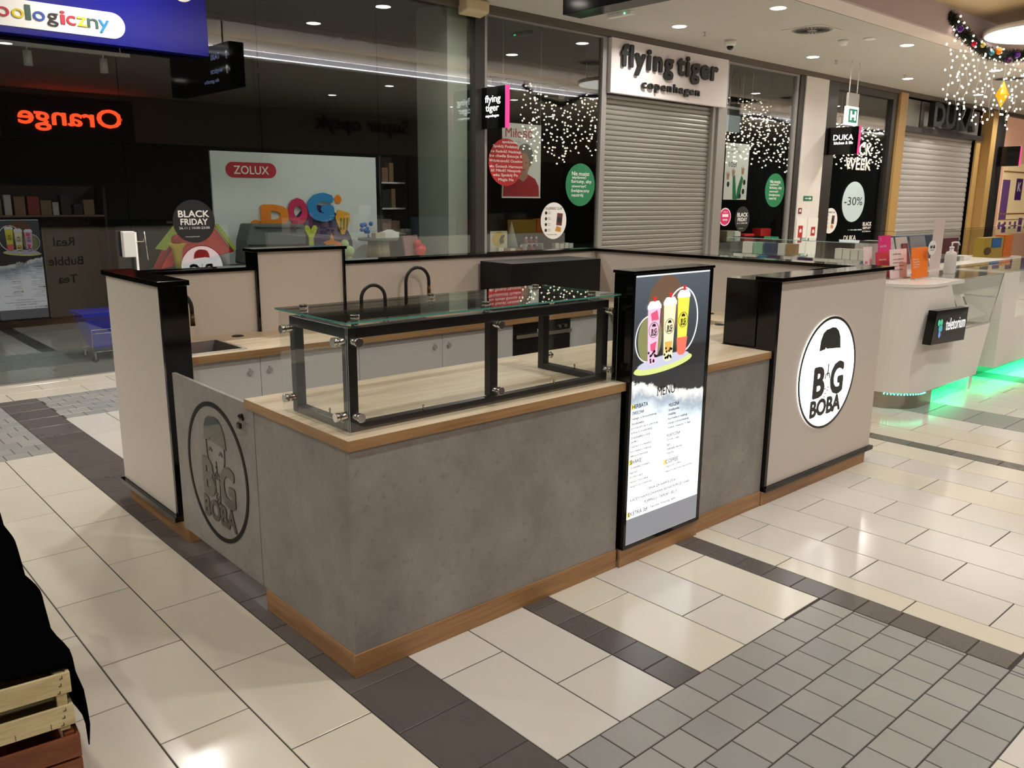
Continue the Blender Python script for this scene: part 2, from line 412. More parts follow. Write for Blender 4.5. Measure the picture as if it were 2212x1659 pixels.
# front counter left half (grey concrete laminate)
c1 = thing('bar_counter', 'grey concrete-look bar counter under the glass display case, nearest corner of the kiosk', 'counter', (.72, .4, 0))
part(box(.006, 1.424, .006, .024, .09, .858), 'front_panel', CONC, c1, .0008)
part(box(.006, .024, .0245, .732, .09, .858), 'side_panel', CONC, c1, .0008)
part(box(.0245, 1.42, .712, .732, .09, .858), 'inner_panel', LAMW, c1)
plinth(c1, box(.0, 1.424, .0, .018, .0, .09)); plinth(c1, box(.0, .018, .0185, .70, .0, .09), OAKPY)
c2 = thing('bar_counter', 'narrow grey concrete-look bar counter between the lit menu and the white logo wall', 'counter', (2.35, .4, 0))
part(box(2.045, 2.665, .006, .024, .09, .858), 'front_panel', CONC, c2, .0008)
part(box(2.045, 2.665, .66, .68, .09, .858), 'inner_panel', LAMW, c2)
plinth(c2, box(2.045, 2.665, 0, .018, 0, .09))
# worktops
def worktop(name, label, rects, edge, top=OAKX, loc=None, z0=.859, z1=.897, em=OAKEX):
    t = thing(name, label, 'worktop', loc or (rects[0][0], rects[0][2], z0))
    m = MB()
    for r in rects: m.box(r[0], r[1], r[2], r[3], z0, z1)
    part(m, 'top_board', top, t, .001)
    for e in edge:
        part(box(e[0], e[1], e[2], e[3], z0, z1-.0008), 'edge_band', EM[e[4]], t)
    return t
EM = {'x': OAKEX, 'y': OAKEY}
worktop('worktop', 'light oak worktop of the front counter carrying the glass display case', [(-.001, 1.4415, -.005, .80)],
        [(-.003, 1.4415, -.007, -.005, 'x'), (-.003, -.001, -.0049, .80, 'y')])
worktop('worktop', 'light oak worktop to the right of the lit menu, running to the black side cabinet', [(1.442, 2.041, .094, .80), (2.041, 2.665, -.001, .80), (2.665, 3.85, .335, .80), (3.42, 3.85, .80, 1.80)],
        [(2.041, 2.665, -.003, -.001, 'x')])
wb = worktop('worktop', 'long oak worktop with sinks along the back wall of the kiosk', [(.135, .21, 1.815, 2.395), (.505, 1.58, 1.815, 2.395), (.21, .505, 1.815, 1.885), (.21, .505, 2.265, 2.395), (1.58, 1.98, 1.815, 1.885), (1.58, 1.98, 2.265, 2.395), (1.98, 3.85, 1.815, 2.395)],
        [(.135, 3.2, 1.812, 1.815, 'x')])
# cabinets under back worktop
xs = [.135, .571, 1.196, 1.817, 2.43, 3.0, 3.6]
labs = ['white kitchen cabinet under the sink, leftmost of the back row', 'white back cabinet second from the left, knob at its upper left corner', 'white back cabinet third from the left, knob at its upper right corner', 'white back cabinet left of the black built-in oven', None, 'white back cabinet right of the black oven']
for i in range(6):
    a, b = xs[i], xs[i+1]
    if i == 4: continue
    t = thing('kitchen_cabinet', labs[i], 'cabinet', ((a+b)/2, 2.1, 0), 'white cabinets under the back worktop')
    part(box(a+.001, b-.001, 1.87, 2.38, .08, .71 if i in (0, 2, 3) else .857), 'carcass', LAMW, t)
    d = part(box(a+.0015, b-.0015, 1.85, 1.868, .085, .853), 'door', LAMW, t, .0008)
    hx = (b-.062) if i in (0, 2) else (a+.052)
    if i != 5:
        k = MB(); k.cyl((hx, 1.85, .772), (hx, 1.838, .772), .011, .015, 14); k.cyl((hx, 1.85, .79), (hx, 1.845, .79), .004, .004, 8)
        part(k, 'knob', M('frosted_knob', hexc(176, 172, 168), .3) if i == 0 else bpy.data.materials['frosted_knob'], d)
    part(box(a+.001, b-.001, 1.9, 1.915, 0, .08), 'plinth', LAMW, t)
ov = thing('oven', 'black built-in oven with a pale handle bar in the back cabinets', 'oven', (2.715, 2.1, .2))
part(box(2.432, 2.998, 1.87, 2.38, .22, .84), 'body', BLKF, ov)
OVG = M('oven_glass', (.004, .004, .004), .06)
part(box(2.434, 2.996, 1.848, 1.868, .24, .74), 'door', OVG, ov, .002)
part(box(2.434, 2.996, 1.848, 1.868, .745, .835), 'control_panel', OVG, ov, .002)
part(MB().box(2.45, 2.98, 1.815, 1.835, .752, .775).box(2.47, 2.49, 1.83, 1.85, .757, .77).box(2.94, 2.96, 1.83, 1.85, .757, .77), 'handle', M('handle_champagne', hexc(190, 178, 158), .3, .7), ov)
part(MB().box(2.66, 2.74, 1.846, 1.848, .775, .80), 'display', M('oven_display', hexc(170, 170, 170), .4), ov)
for kx in (2.88, 2.94): part(MB().cyl((kx, 1.848, .80), (kx, 1.832, .80), .012), 'dial', STEEL, ov)

# sinks
def sink(label, x0, x1, y0, y1):
    s = thing('sink', label, 'sink', ((x0+x1)/2, (y0+y1)/2, .72))
    m = MB(); z = .8975; r = .02
    for q in ((x0, x1, y0, y0+r), (x0, x1, y1-r, y1), (x0, x0+r, y0+r, y1-r), (x1-r, x1, y0+r, y1-r)): m.box(q[0], q[1], q[2], q[3], z, z+.003)
    part(m, 'rim', STEEL, s, .001)
    a, b, c, d = x0+r, x1-r, y0+r, y1-r; t = .03
    v = [(a, c, z), (b, c, z), (b, d, z), (a, d, z), (a+t, c+t, .75), (b-t, c+t, .75), (b-t, d-t, .75), (a+t, d-t, .75)]
    part(MB().add(v, [(0, 4, 5, 1), (1, 5, 6, 2), (2, 6, 7, 3), (3, 7, 4, 0), (4, 7, 6, 5)]), 'bowl', bpy.data.materials.get('bowl_steel') or M('bowl_steel', (.22, .205, .19), .42, .85), s)
    part(MB().cyl(((a+b)/2, (c+d)/2, .7501), ((a+b)/2, (c+d)/2, .753), .03), 'drain', CHR, s)
sink('steel sink set in the worktop beside the left side wall', .20, .515, 1.875, 2.275)
sink('steel sink in the back worktop behind the glass display case', 1.57, 1.99, 1.875, 2.275)
BRASS = M('spring_cuff', hexc(96, 74, 48), .3, .8)
def tap(label, x, y, dx, top, span, yaw_=0):
    t = thing('kitchen_tap', label, 'tap', (x, y, .897))
    part(MB().cyl((x, y, .8975), (x, y, .90), .026).cyl((x, y, .9), (x, y, .985), .019, .017).tube([(x+.015, y, .94), (x+.06, y-.01, .955)], .006, 8), 'base', CHR, t)
    pts = [(x, y, .98), (x, y, top-span/2)]; d = Vector((dx[0], dx[1], 0)).normalized()
    for i in range(1, 13):
        a = pi*i/12; p = Vector((x, y, top-span/2))+d*(span/2*(1-cos(a)))+Z*(span/2*sin(a)); pts.append(tuple(p))
    e = Vector(pts[-1]); pts.append(tuple(e-Z*.03))
    part(MB().tube(pts, .0115, 12), 'hose', BLKF, t)
    part(MB().cyl(e-Z*.03, e-Z*.10, .011, .014), 'spray_head', BRASS, t)
tap('black gooseneck tap half hidden by the left side wall at the small sink', .185, 2.32, (.9, -.30), 1.19, .20)
tap('black gooseneck tap, the nearer and lower of the two behind the display case', 1.62, 2.20, (-1, .1), 1.15, .17)
tap('black gooseneck tap, the taller of the two, right of its twin behind the display case', 1.87, 2.32, (1, -.02), 1.235, .19)
for (gx, gy, lb) in ((.651, 2.30, 'black round cable grommet in the back worktop'), (3.70, 1.13, 'black cable grommet in the right worktop, the farther one'), (3.29, .76, 'black cable grommet in the right worktop near the menu box')):
    single(MB().lathe((gx, gy, .897), [(.034, .0005), (.034, .004), (.026, .005), (.024, .002)], 20), 'cable_grommet', BLKF, lb, 'grommet')
single(box(2.57, 3.50, 2.02, 2.37, .8975, 1.25), 'equipment_box', M('black_matte_board', (.0025, .0025, .003), .4, spec=.3), 'matt black box standing on the back worktop against the beige wall', 'box', bev=.002)

# ---- side walls
def cap(parent, *rects):
    for r in rects: part(box(*r), 'cap', BLK, parent, .0015)
wl = thing('partition_wall', 'beige left side wall of the kiosk with black cap and black end', 'partition', (.08, 2.1, 0))
part(box(.012, .135, 1.712, 2.50, .118, 1.272), 'panel', LAM, wl, .0008)
part(box(.008, .139, 1.686, 1.7115, .100, 1.277), 'end_panel', BLK, wl, .001)
cap(wl, (-.004, .152, 1.683, 2.53, 1.278, 1.303))
part(box(-.010, .135, 1.683, 2.515, .088, .116), 'base_trim', BLK, wl, .001)
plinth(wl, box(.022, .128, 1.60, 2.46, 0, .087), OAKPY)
LOGOS = []
wr = thing('partition_wall', 'beige wall on the right with a round lit logo, black cap and black edges', 'partition', (3.3, .05, 0))
part(box(2.694, 3.958, -.012, .095, .113, 1.277), 'panel', LAM, wr, .0008)
part(box(2.668, 2.6935, -.018, .10, .088, 1.277), 'end_panel', BLK, wr, .001)
cap(wr, (2.655, 4.015, -.035, .125, 1.278, 1.300))
part(box(2.668, 3.985, -.03, .10, .086, .112), 'base_trim', BLK, wr, .001)
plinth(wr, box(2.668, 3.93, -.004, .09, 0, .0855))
single(box(2.6955, 3.85, .126, .333, .8975, 1.275), 'side_cabinet', BLK, 'glossy black cabinet standing on the worktop behind the logo wall', 'cabinet', bev=.0015)
we = thing('partition_wall', 'beige far right side wall of the kiosk running away from the camera', 'partition', (3.92, 1.3, 0))
part(box(3.851, 3.958, .126, 2.38, .113, 1.277), 'panel', LAM, we)
cap(we, (3.83, 4.0, .126, 2.38, 1.278, 1.300))
plinth(we, box(3.87, 3.93, .126, 2.38, 0, .112), OAKPY)
wk = thing('partition_wall', 'beige back wall of the kiosk with a taller section left of its middle', 'partition', (2.0, 2.45, 0))
part(box(.137, .826, 2.40, 2.49, .113, 1.268), 'left_panel', LAM, wk)
part(box(.84, 1.425, 2.392, 2.49, .113, 1.374), 'tall_panel', LAM, wk)
part(box(1.438, 3.958, 2.40, 2.49, .113, 1.277), 'right_panel', LAM, wk)
part(box(.826, .8395, 2.375, 2.495, .897, 1.375), 'edge_strip', BLK, wk); part(box(1.4255, 1.4375, 2.375, 2.495, .897, 1.375), 'edge_strip', BLK, wk)
cap(wk, (.153, .8255, 2.382, 2.52, 1.269, 1.291), (.812, 1.450, 2.37, 2.52, 1.3755, 1.395), (1.451, 4.0, 2.382, 2.52, 1.278, 1.300))
plinth(wk, box(.153, 3.93, 2.42, 2.47, 0, .112), OAKP)

# ---- logos
INK = M('logo_ink', (.012, .012, .011), .25)
def arc(cx, cy, rx, ry, a0, a1, n): return [(cx+rx*cos(a0+(a1-a0)*i/n), cy+ry*sin(a0+(a1-a0)*i/n)) for i in range(n+1)]
def stroke(name, m, parent, O, R, U, pts, w, th=.0015, closed=False):
    P = [Vector((a, b)) for a, b in pts]; n = len(P); L = []; Rr = []
    for i in range(n):
        t = (P[(i+1) % n]-P[i-1]) if closed else (P[min(i+1, n-1)]-P[max(i-1, 0)])
        t.normalize(); q = Vector((-t.y, t.x))*w/2; L.append(P[i]+q); Rr.append(P[i]-q)
    O, R, U = Vector(O), Vector(R), Vector(U); N = R.cross(U); mb = MB()
    V = [O+R*p.x+U*p.y for p in L]+[O+R*p.x+U*p.y for p in Rr]; V += [v+N*th for v in V]
    fs = []
    for i in range(n if closed else n-1):
        j = (i+1) % n
        fs += [(2*n+i, 2*n+j, 3*n+j, 3*n+i), (i, n+i, n+j, j), (i, j, 2*n+j, 2*n+i), (n+i, 3*n+i, 3*n+j, n+j)]
    if not closed: fs += [(0, 2*n, 3*n, n), (n-1, 2*n-1, 4*n-1, 3*n-1)]
    mb.add(V, fs); o = part(mb, name, m, parent)
    bm = bmesh.new(); bm.from_mesh(o.data); bmesh.ops.recalc_face_normals(bm, faces=bm.faces[:]); bm.to_mesh(o.data); bm.free(); return o
def logo(parent, O, R, U, r, ink, face=True, small=False, hairmat=None, ring=.05, ringmat=None):
    O, R, U = Vector(O), Vector(R), Vector(U); s = lambda pts: [(a*r, b*r) for a, b in pts]; th = .0006 if small else .003
    stroke('logo_ring', ringmat or ink, parent, O, R, U, s(arc(0, 0, .965, .965, 0, 2*pi*.999, 63)), ring*r, th, True)
    hair = [(-.36, .42), (-.34, .60), (-.27, .72), (-.17, .775), (-.06, .785), (.02, .80), (.14, .785), (.25, .72), (.33, .60), (.37, .40), (.30, .41), (-.12, .44), (-.16, .47), (-.18, .435)]
    flat('logo_hair', hairmat or ink, parent, O, R, U, s(hair), th)
    txt('B', 'logo_letter', ink, parent, O+R*(-.45*r)+U*(-.38*r), R, U, w=.34*r, h=.50*r, bold=.075, ext=th)
    txt('G', 'logo_letter', ink, parent, O+R*(.13*r)+U*(-.40*r), R, U, w=.42*r, h=.54*r, bold=.075, ext=th)
    txt('BOBA', 'logo_lettering', ink, parent, O+R*(-.50*r)+U*(-.73*r), R, U, w=1.04*r, h=.28*r, bold=.078, ext=th)
    stroke('logo_straw', ink, parent, O, R, U, s([(.0, .16), (.005, .05), (.0, -.06)]), .022*r, th)
    stroke('logo_cup', ink, parent, O, R, U, s([(-.085, -.10), (-.06, -.02), (0, .0), (.06, -.02), (.085, -.10), (.075, -.42), (-.055, -.42)][:5]), .02*r, th)
    if face:
        stroke('logo_cup_side', ink, parent, O, R, U, s([(-.085, -.09), (.085, -.09), (.06, -.46), (-.05, -.46)]), .022*r, th, True)
        for a, b in ((-.02, -.40), (.025, -.36), (-.03, -.32), (.03, -.43)): flat('logo_pearl', ink, parent, O, R, U, s(arc(a, b, .018, .018, 0, 2*pi*.95, 8)), th)
        stroke('logo_face', ink, parent, O, R, U, s([(-.30, .42), (-.29, .22), (-.22, .04), (-.10, -.06), (0, -.09), (.10, -.06), (.22, .04), (.29, .22), (.30, .40)]), .024*r, th)
        for sx in (-1, 1): stroke('logo_eye', ink, parent, O, R, U, s([(sx*.17-.055, .28), (sx*.17, .325), (sx*.17+.055, .28)]), .022*r, th)
        flat('logo_mouth', ink, parent, O, R, U, s([(-.03, .09), (-.01, .10), (.01, .10), (.03, .09), (0, .055)]), th)
    elif not small:
        for a, b in ((-.05, -.28), (.03, -.31), (-.03, -.36), (.05, -.26), (-.06, -.42)): stroke('logo_pearl', ink, parent, O, R, U, s([(a-.02, b), (a+.02, b)]), .018*r, th)
LOGOW = M('logo_lit_acrylic', (1, .98, .95), .3, emit=2.0, ecol=(1, .98, .95))
lg = thing('logo_disc', 'round white backlit logo sign on the right beige wall', 'sign', (3.286, -.014, .36))
part(MB().prism(disc_pts((3.286, -.0135, .698), X, Z, .336, n=64), (0, -.006, 0)), 'lit_disc', LOGOW, lg)
logo(lg, (3.286, -.0196, .698), X, Z, .345, INK, face=False, ring=.045)
lb2 = thing('logo_disc', 'round white backlit logo on the outer back of the kiosk, seen mirrored', 'sign', (3.45, 2.495, .36))
part(MB().prism(disc_pts((3.53, 2.4905, .66), -X, Z, .322, n=64), (0, .006, 0)), 'lit_disc', LOGOW, lb2)
logo(lb2, (3.53, 2.4967, .66), -X, Z, .33, INK, face=False, ring=.045)
# gate
gt = thing('gate', 'grey concrete-look swing gate with a black cut-out logo at the kiosk entrance', 'gate', (.01, 1.15, .09))
part(box(.004, .022, .735, 1.60, .092, .877), 'panel', CONC, gt, .001)
MIR = M('black_mirror_acrylic', (.012, .012, .010), .05, spec=.7)
logo(gt, (.0038, 1.143, .492), -Y, Z, .325, MIR, face=True, ring=.06, ringmat=M('ring_black', (.004, .004, .004), .4, spec=.12))
lk = MB().box(-.004, .0035, .825, .85, .80, .812).cyl((-.012, .838, .817), (.0035, .838, .817), .009, n=12)
lk.tube([(-.012, .836, .817), (-.02, .826, .822), (-.02, .815, .826)], .003, 6)
part(lk, 'hasp', BLKM, gt)
pl = thing('padlock', 'small black padlock hanging below the hasp on the gate', 'padlock', (-.012, .838, .76))
part(box(-.019, -.006, .824, .852, .766, .788), 'body', BLKM, pl, .002)
part(MB().tube([(-.012, .829, .787), (-.012, .829, .798), (-.012, .834, .805), (-.012, .842, .805), (-.012, .847, .798), (-.012, .847, .787)], .0022, 6), 'shackle', CHR, pl)
# ---- lit menu box
mn = thing('menu_lightbox', 'tall black lightbox with a lit drinks picture and menu lettering', 'lightbox', (1.73, .03, 0))
mx0, mx1, my = 1.442, 2.040, -.025
part(MB().box(mx0, 1.459, my, .085, .088, 1.385).box(2.015, mx1, my, .085, .088, 1.385).box(1.459, 2.015, my, .085, .088, .108).box(1.459, 2.015, my, .085, 1.378, 1.385), 'frame', BLK, mn, .001)
part(box(mx0-.004, mx1+.004, my-.006, .092, 1.3855, 1.398), 'top_board', BLK, mn, .001)
part(box(1.460, 2.014, .0, .08, .109, 1.377), 'back_box', BLKF, mn)
plinth(mn, box(1.432, 2.043, -.014, .0, 0, .0875))
E_ = lambda nm, c, s: M(nm, (0, 0, 0, 1), .35, emit=s, ecol=c)
# backlit print: dark above, white below, torn bright edge between (flat print on the real diffuser)
def screen_mat():
    m, t, n, l = newmat('backlit_print'); b = n['Principled BSDF']; b.inputs['Base Color'].default_value = (.02, .02, .02, 1); b.inputs['Roughness'].default_value = .25
    tc = n.new('ShaderNodeTexCoord'); sx = n.new('ShaderNodeSeparateXYZ'); l.new(tc.outputs['Object'], sx.inputs[0])
    no = n.new('ShaderNodeTexNoise'); no.inputs['Scale'].default_value = 6; no.inputs['Detail'].default_value = 10; no.inputs['Roughness'].default_value = .7; l.new(tc.outputs['Object'], no.inputs['Vector'])
    a = n.new('ShaderNodeMath'); a.operation = 'MULTIPLY_ADD'; l.new(no.outputs['Fac'], a.inputs[0]); a.inputs[1].default_value = .22; l.new(sx.outputs['Z'], a.inputs[2])
    a2 = n.new('ShaderNodeMath'); a2.operation = 'MULTIPLY_ADD'; l.new(sx.outputs['X'], a2.inputs[0]); a2.inputs[1].default_value = .22; l.new(a.outputs[0], a2.inputs[2])
    r = ramp(n, [(0, (1, 1, 1)), (.01, (1, 1, 1)), (.02, (1, 1, 1)), (.70, (1, 1, 1)), (.78, (.86, .90, .92)), (.85, (.58, .64, .69)), (.915, (.27, .32, .37)), (.972, (.82, .78, .70)), (.992, (.016, .018, .020)), (1.0, (.016, .018, .020))])
    mp = n.new('ShaderNodeMapRange'); l.new(a2.outputs[0], mp.inputs[0]); mp.inputs[1].default_value = .09; mp.inputs[2].default_value = 1.02; l.new(mp.outputs[0], r.inputs[0])
    # upper sky-grey backdrop above z = .95
    r2_ = ramp(n, [(0, (.010, .010, .010)), (.38, (.012, .013, .014)), (.41, (.025, .028, .032)), (1, (.064, .078, .094))])
    m2 = n.new('ShaderNodeMapRange'); l.new(sx.outputs['Z'], m2.inputs[0]); m2.inputs[1].default_value = .80; m2.inputs[2].default_value = 1.38; l.new(m2.outputs[0], r2_.inputs[0])
    g = n.new('ShaderNodeMath'); g.operation = 'GREATER_THAN'; l.new(sx.outputs['Z'], g.inputs[0]); g.inputs[1].default_value = .925
    mx = n.new('ShaderNodeMix'); mx.data_type = 'RGBA'; l.new(g.outputs[0], mx.inputs[0]); l.new(r.outputs[0], mx.inputs[6]); l.new(r2_.outputs[0], mx.inputs[7])
    l.new(mx.outputs[2], b.inputs['Emission Color']); b.inputs['Emission Strength'].default_value = 1.25
    return m
SCR = screen_mat()
def menu_face(parent, ax, ay, sgn):
    # ax: world x of the face's left edge as the reader sees it; sgn +1 faces -y, -1 faces +y
    R = X*sgn; U = Z; N = R.cross(U)
    def P(x, z): return Vector((ax, ay, 0))+R*x+U*z
    me = MB().prism([P(0, .108), P(.555, .108), P(.555, 1.377), P(0, 1.377)], N*.004); o = part(me, 'lit_print', SCR, parent)
    o.data.transform(Matrix.Identity(4))
    off = OFF[parent]
    # shift the mesh so that object space has z from the floor and x from the left edge
    for v in o.data.vertices: v.co = Vector((v.co.x+off.x-ax if sgn > 0 else -(v.co.x+off.x-ax), (v.co.y+off.y-ay)*sgn, v.co.z+off.z))
    o.location = Vector((ax, ay, 0))-off
    if sgn < 0: o.rotation_euler = (0, 0, pi)
    O = Vector((ax, ay, 0))+N*.0045
    F = lambda nm, c, pts, s=1.0, th=.0006, dz=0: flat(nm, c, parent, O+N*dz, R, U, pts, th)
    cc = {}
    def EM_(k, c, s=1.3):
        s *= .72
        if k not in bpy.data.materials: M(k, (.02, .02, .02, 1), .4, emit=s, ecol=c)
        return bpy.data.materials[k]
    F('led_leak_strip', EM_('print_and_leak_white', (1, 1, 1), 1.5), [(.004, 1.370), (.551, 1.370), (.551, 1.376), (.004, 1.376)], th=.0005)  # glowing strip stands in for LED light leaking along the top
    F('print_band', BAND, [(0, .109), (.555, .109), (.555, .236), (0, .236)], th=.0005)
    F('print_disc', EM_('print_brown', hexc(120, 92, 70), 1.0), arc(.225, 1.235, .135, .135, 0, 2*pi*.98, 40))
    F('print_disc', EM_('print_olive', hexc(150, 150, 96), 1.0), arc(.115, 1.085, .085, .115, 0, 2*pi*.98, 32), dz=.0004)
    stroke('print_ring', EM_('print_and_leak_white', (1, 1, 1), 1.5), parent, O+N*.0012, R, U, arc(.345, 1.15, .125, .155, -pi*.42, pi*.95, 36), .007, .0005)
    stroke('print_ring', bpy.data.materials['print_and_leak_white'], parent, O+N*.0012, R, U, arc(.105, 1.085, .092, .105, pi*.42, pi*1.52, 30), .005, .0005)
    F('print_dish', EM_('print_lime', hexc(222, 232, 140), 1.2), [(a, b+.07*(a-.225)) for a, b in arc(.225, .955, .216, .034, 0, 2*pi*.98, 40)], dz=.001)
    F('print_dish_top', EM_('print_lilac', hexc(206, 206, 226), 1.2), [(a, b+.07*(a-.225)) for a, b in arc(.222, .973, .190, .026, 0, 2*pi*.98, 40)], dz=.0022)
    cups = [(.135, .965, 1.225, hexc(236, 190, 214), [('print_pink', hexc(222, 84, 122), [(.11, 1.20), (.155, 1.215), (.17, 1.17), (.12, 1.165)]), ('print_pink', 0, [(.115, 1.06), (.16, 1.07), (.15, 1.02), (.12, 1.03)])], hexc(48, 34, 44)),
            (.250, .968, 1.235, hexc(246, 236, 190), [('print_amber', hexc(222, 176, 84), [(.222, 1.06), (.278, 1.06), (.272, 1.01), (.226, 1.01)])], hexc(30, 22, 20)),
            (.352, .985, 1.262, hexc(236, 226, 76), [], None)]
    for i, (cx, z0, z1, c, extra, pearl) in enumerate(cups):
        wt, wb_ = .045, .032
        F('print_cup', EM_('print_cup%d' % i, c, 1.35), [(cx-wb_, z0+.012), (cx-wt, z1), (cx+wt, z1), (cx+wb_, z0+.012), (cx+.015, z0), (cx-.015, z0)], dz=.0026)
        for nm, cc_, pts in extra: F('print_swirl', EM_(nm, cc_ if cc_ else (1, 1, 1)), pts, dz=.0033)
        if i == 2: F('print_syrup', EM_('print_coral', hexc(240, 112, 92), 1.3), [(cx-wb_, z0+.012), (cx-.041, z0+.085), (cx+.041, z0+.085), (cx+wb_, z0+.012), (cx+.015, z0), (cx-.015, z0)], dz=.0033)
        if pearl:
            random.seed(i+3)
            for k in range(16): 
                a, b = cx+random.uniform(-.03, .03), z0+.01+random.uniform(0, .055)
                F('print_pearl', EM_('print_pearl%d' % i, pearl, .4), arc(a, b, .0065, .0065, 0, 2*pi*.9, 7), dz=.0036)
        F('print_lid', EM_('print_lid', (.95, .95, .97), 1.3), [(cx-wt-.004, z1-.004), (cx-wt-.004, z1+.012), (cx-.03, z1+.032), (cx+.03, z1+.032), (cx+wt+.004, z1+.012), (cx+wt+.004, z1-.004)], dz=.0030)
        F('print_straw', EM_('print_red', hexc(226, 40, 44), 1.2), [(cx-.006, z1+.030), (cx-.010, z1+.052), (cx+.012, z1+.052), (cx+.008, z1+.030)], dz=.0034)
        F('print_badge', EM_('print_badge%d' % i, c, 1.2), arc(cx, (z0+z1)/2+.03, .034, .045, 0, 2*pi*.98, 24), dz=.0038)
        logo(parent, O+N*.0046+R*cx+U*((z0+z1)/2+.03), R, U, .036, INK2, face=False, small=True, ring=.06)
    T = lambda s, x, z, w, h, b=0.0, m=None: txt(s, 'menu_line', m or INK2, parent, O+N*.0006+R*x+U*z, R, U, w=w, h=h, bold=max(b, .010), ext=.0004)
    T('MENU', .188, .805, .133, .042, .01)
    T('HERBATA', .010, .772, .112, .019, .02); T('OWOCOWA', .010, .742, .086, .016, .01)
    for s, z, w in (('mango z brzoskwinią', .716, .177), ('truskawka', .694, .086), ('pomarańcza z cytryną', .672, .19), ('arbuz z truskawką', .650, .15), ('truskawka z liczi', .628, .136), ('jabłko', .606, .05), ('malina z truskawką', .583, .147), ('borówka z maliną', .560, .147), ('własna kompozycja', .538, .125)):
        T(s, .010, z, w, .013)
    T('MLECZNA', .281, .739, .082, .016, .01)
    for s, z, w in (('truskawka', .717, .084), ('malina', .696, .056), ('borówka z maliną', .672, .148), ('mango z brzoskwinią', .650, .162), ('mięta świeżo + 2zł', .628, .178)): T(s, .281, z, w, .013)
    T('KLASYCZNA', .278, .590, .104, .015)
    for s, z, w in (('brown sugar', .568, .10), ('taro', .543, .026), ('czekolada mleczna', .522, .12), ('matcha', .501, .055)): T(s, .281, z, w, .012, 0, INKL)
    T('SHAKE', .010, .506, .08, .020, .01)
    for s, z, w in (('truskawka z lodami', .483, .14), ('karmel', .459, .052), ('brown sugar', .436, .096), ('malina z borówką', .412, .132), ('mango z brzoskwinią', .389, .158)): T(s, .012, z, w, .012, 0, INKL)
    T('COFFEE', .279, .455, .095, .020, .01)
    for s, z, w in (('tapioca coffee', .433, .122), ('tapioca karmel waniliowe', .408, .21)): T(s, .281, z, w, .012, 0, INKL)
    T('CENA ZA NAPÓJ 20 zł', .146, .349, .216, .019); T('KAŻDY NAPÓJ ZAWIERA JEDNĄ PORCJĘ (smak)', .022, .318, .46, .020); T('POPPINGU / TAPIOKI / JELLY', .127, .284, .254, .020)
    T('EKSTRA 3zł', .012, .249, .14, .020, .01); T('Tapioka  Popping  Jelly', .172, .252, .20, .014)
    YB = EM_('print_yellow', hexc(236, 222, 110), 1.2)
    for x, z in ((.002, .768), (.002, .502), (.262, .451), (.002, .245)): F('print_highlight', YB, [(x, z), (x+.022, z), (x+.022, z+.026), (x, z+.026)], th=.0003)
BAND = M('print_band_grey', (.05, .05, .05), .4, emit=.32, ecol=(.62, .62, .66))
INK2 = M('menu_ink', (.02, .02, .025), .5); INKL = M('menu_ink_light', (.10, .10, .10), .5)
menu_face(mn, 1.4595, my+.006, 1)
mb2 = thing('menu_lightbox', 'second lit menu panel on the outer back of the kiosk, seen mirrored', 'lightbox', (1.13, 2.51, .1))
part(MB().box(.834, .852, 2.4955, 2.535, .09, 1.374).box(1.42, 1.438, 2.4955, 2.535, .09, 1.374).box(.852, 1.42, 2.4955, 2.535, .09, .115).box(.852, 1.42, 2.4955, 2.50, .115, 1.374), 'frame', BLK, mb2)
menu_face(mb2, 1.418, 2.523, -1)
bt = thing('wall_panel', 'dark brown panel lettered Real Bubble Tea on the outer back of the kiosk', 'panel', (1.9, 2.495, .1))
part(box(1.46, 2.36, 2.4905, 2.4985, .10, 1.27), 'board', M('brown_board', hexc(168, 150, 132), .45), bt)
for s, z, w in (('Real', 1.03, .22), ('Bubble', .78, .42), ('Tea', .54, .20)): txt(s, 'lettering', INK, bt, (1.70, 2.499, z), -X, Z, w=None, h=.11 if s != 'Real' else .11, bold=.01, ext=.003, align='C')

# ---- glass display case on the counter
vt = thing('glass_display_case', 'glass display case with black frame and chrome standoffs on the oak front worktop', 'display case', (.75, .3, .8975))
z0, z1 = .8985, 1.268; x0, x1, ya, yb = .058, 1.402, .078, .492; q = .038
bars = [(x0, x0+q, ya, ya+q, z0, z1), (x1-q, x1, ya, ya+q, z0, z1), (x0, x0+q, yb-q, yb, z0, z1), (x1-q, x1, yb-q, yb, z0, z1), (.706, .744, ya, ya+q, z0+.03, z1-q)]
for b in bars: part(box(*b), 'upright', BLKM, vt, .002)
for b in [(x0+q, x1-q, ya, ya+q, z1-q, z1), (x0+q, x1-q, yb-q, yb, z1-q, z1), (x0, x0+q, ya+q, yb-q, z1-q, z1), (x1-q, x1, ya+q, yb-q, z1-q, z1),
          (x0+q, x1-q, ya, ya+q, z0, z0+.028), (x0, x0+q, ya+q, yb-q, z0, z0+.028), (x1-q, x1, ya+q, yb-q, z0, z0+.028)]: part(box(*b), 'rail', BLKM, vt, .002)
def pane(mb, m, parent, e=None, name='glass_pane'):
    o = part(mb, name, m, parent)
    return o
pane(box(.042, 1.430, .048, .054, .8985, 1.283), GLS, vt); pane(box(.034, .040, .048, .528, .8985, 1.283), GLS, vt); pane(box(1.432, 1.438, .048, .50, .8985, 1.283), GLS, vt)
pane(box(.030, 1.438, .040, .545, 1.2875, 1.2945), GLSV, vt, name='glass_top')
for q in ((.030, 1.438, .0385, .0398), (.0285, .0298, .040, .545), (1.4385, 1.4398, .04, .545)): part(box(q[0], q[1], q[2], q[3], 1.2877, 1.2943), 'green_glass_edge', GEDGE, vt)
PGE = M('pale_glass_edge', (.45, .62, .57), .2)
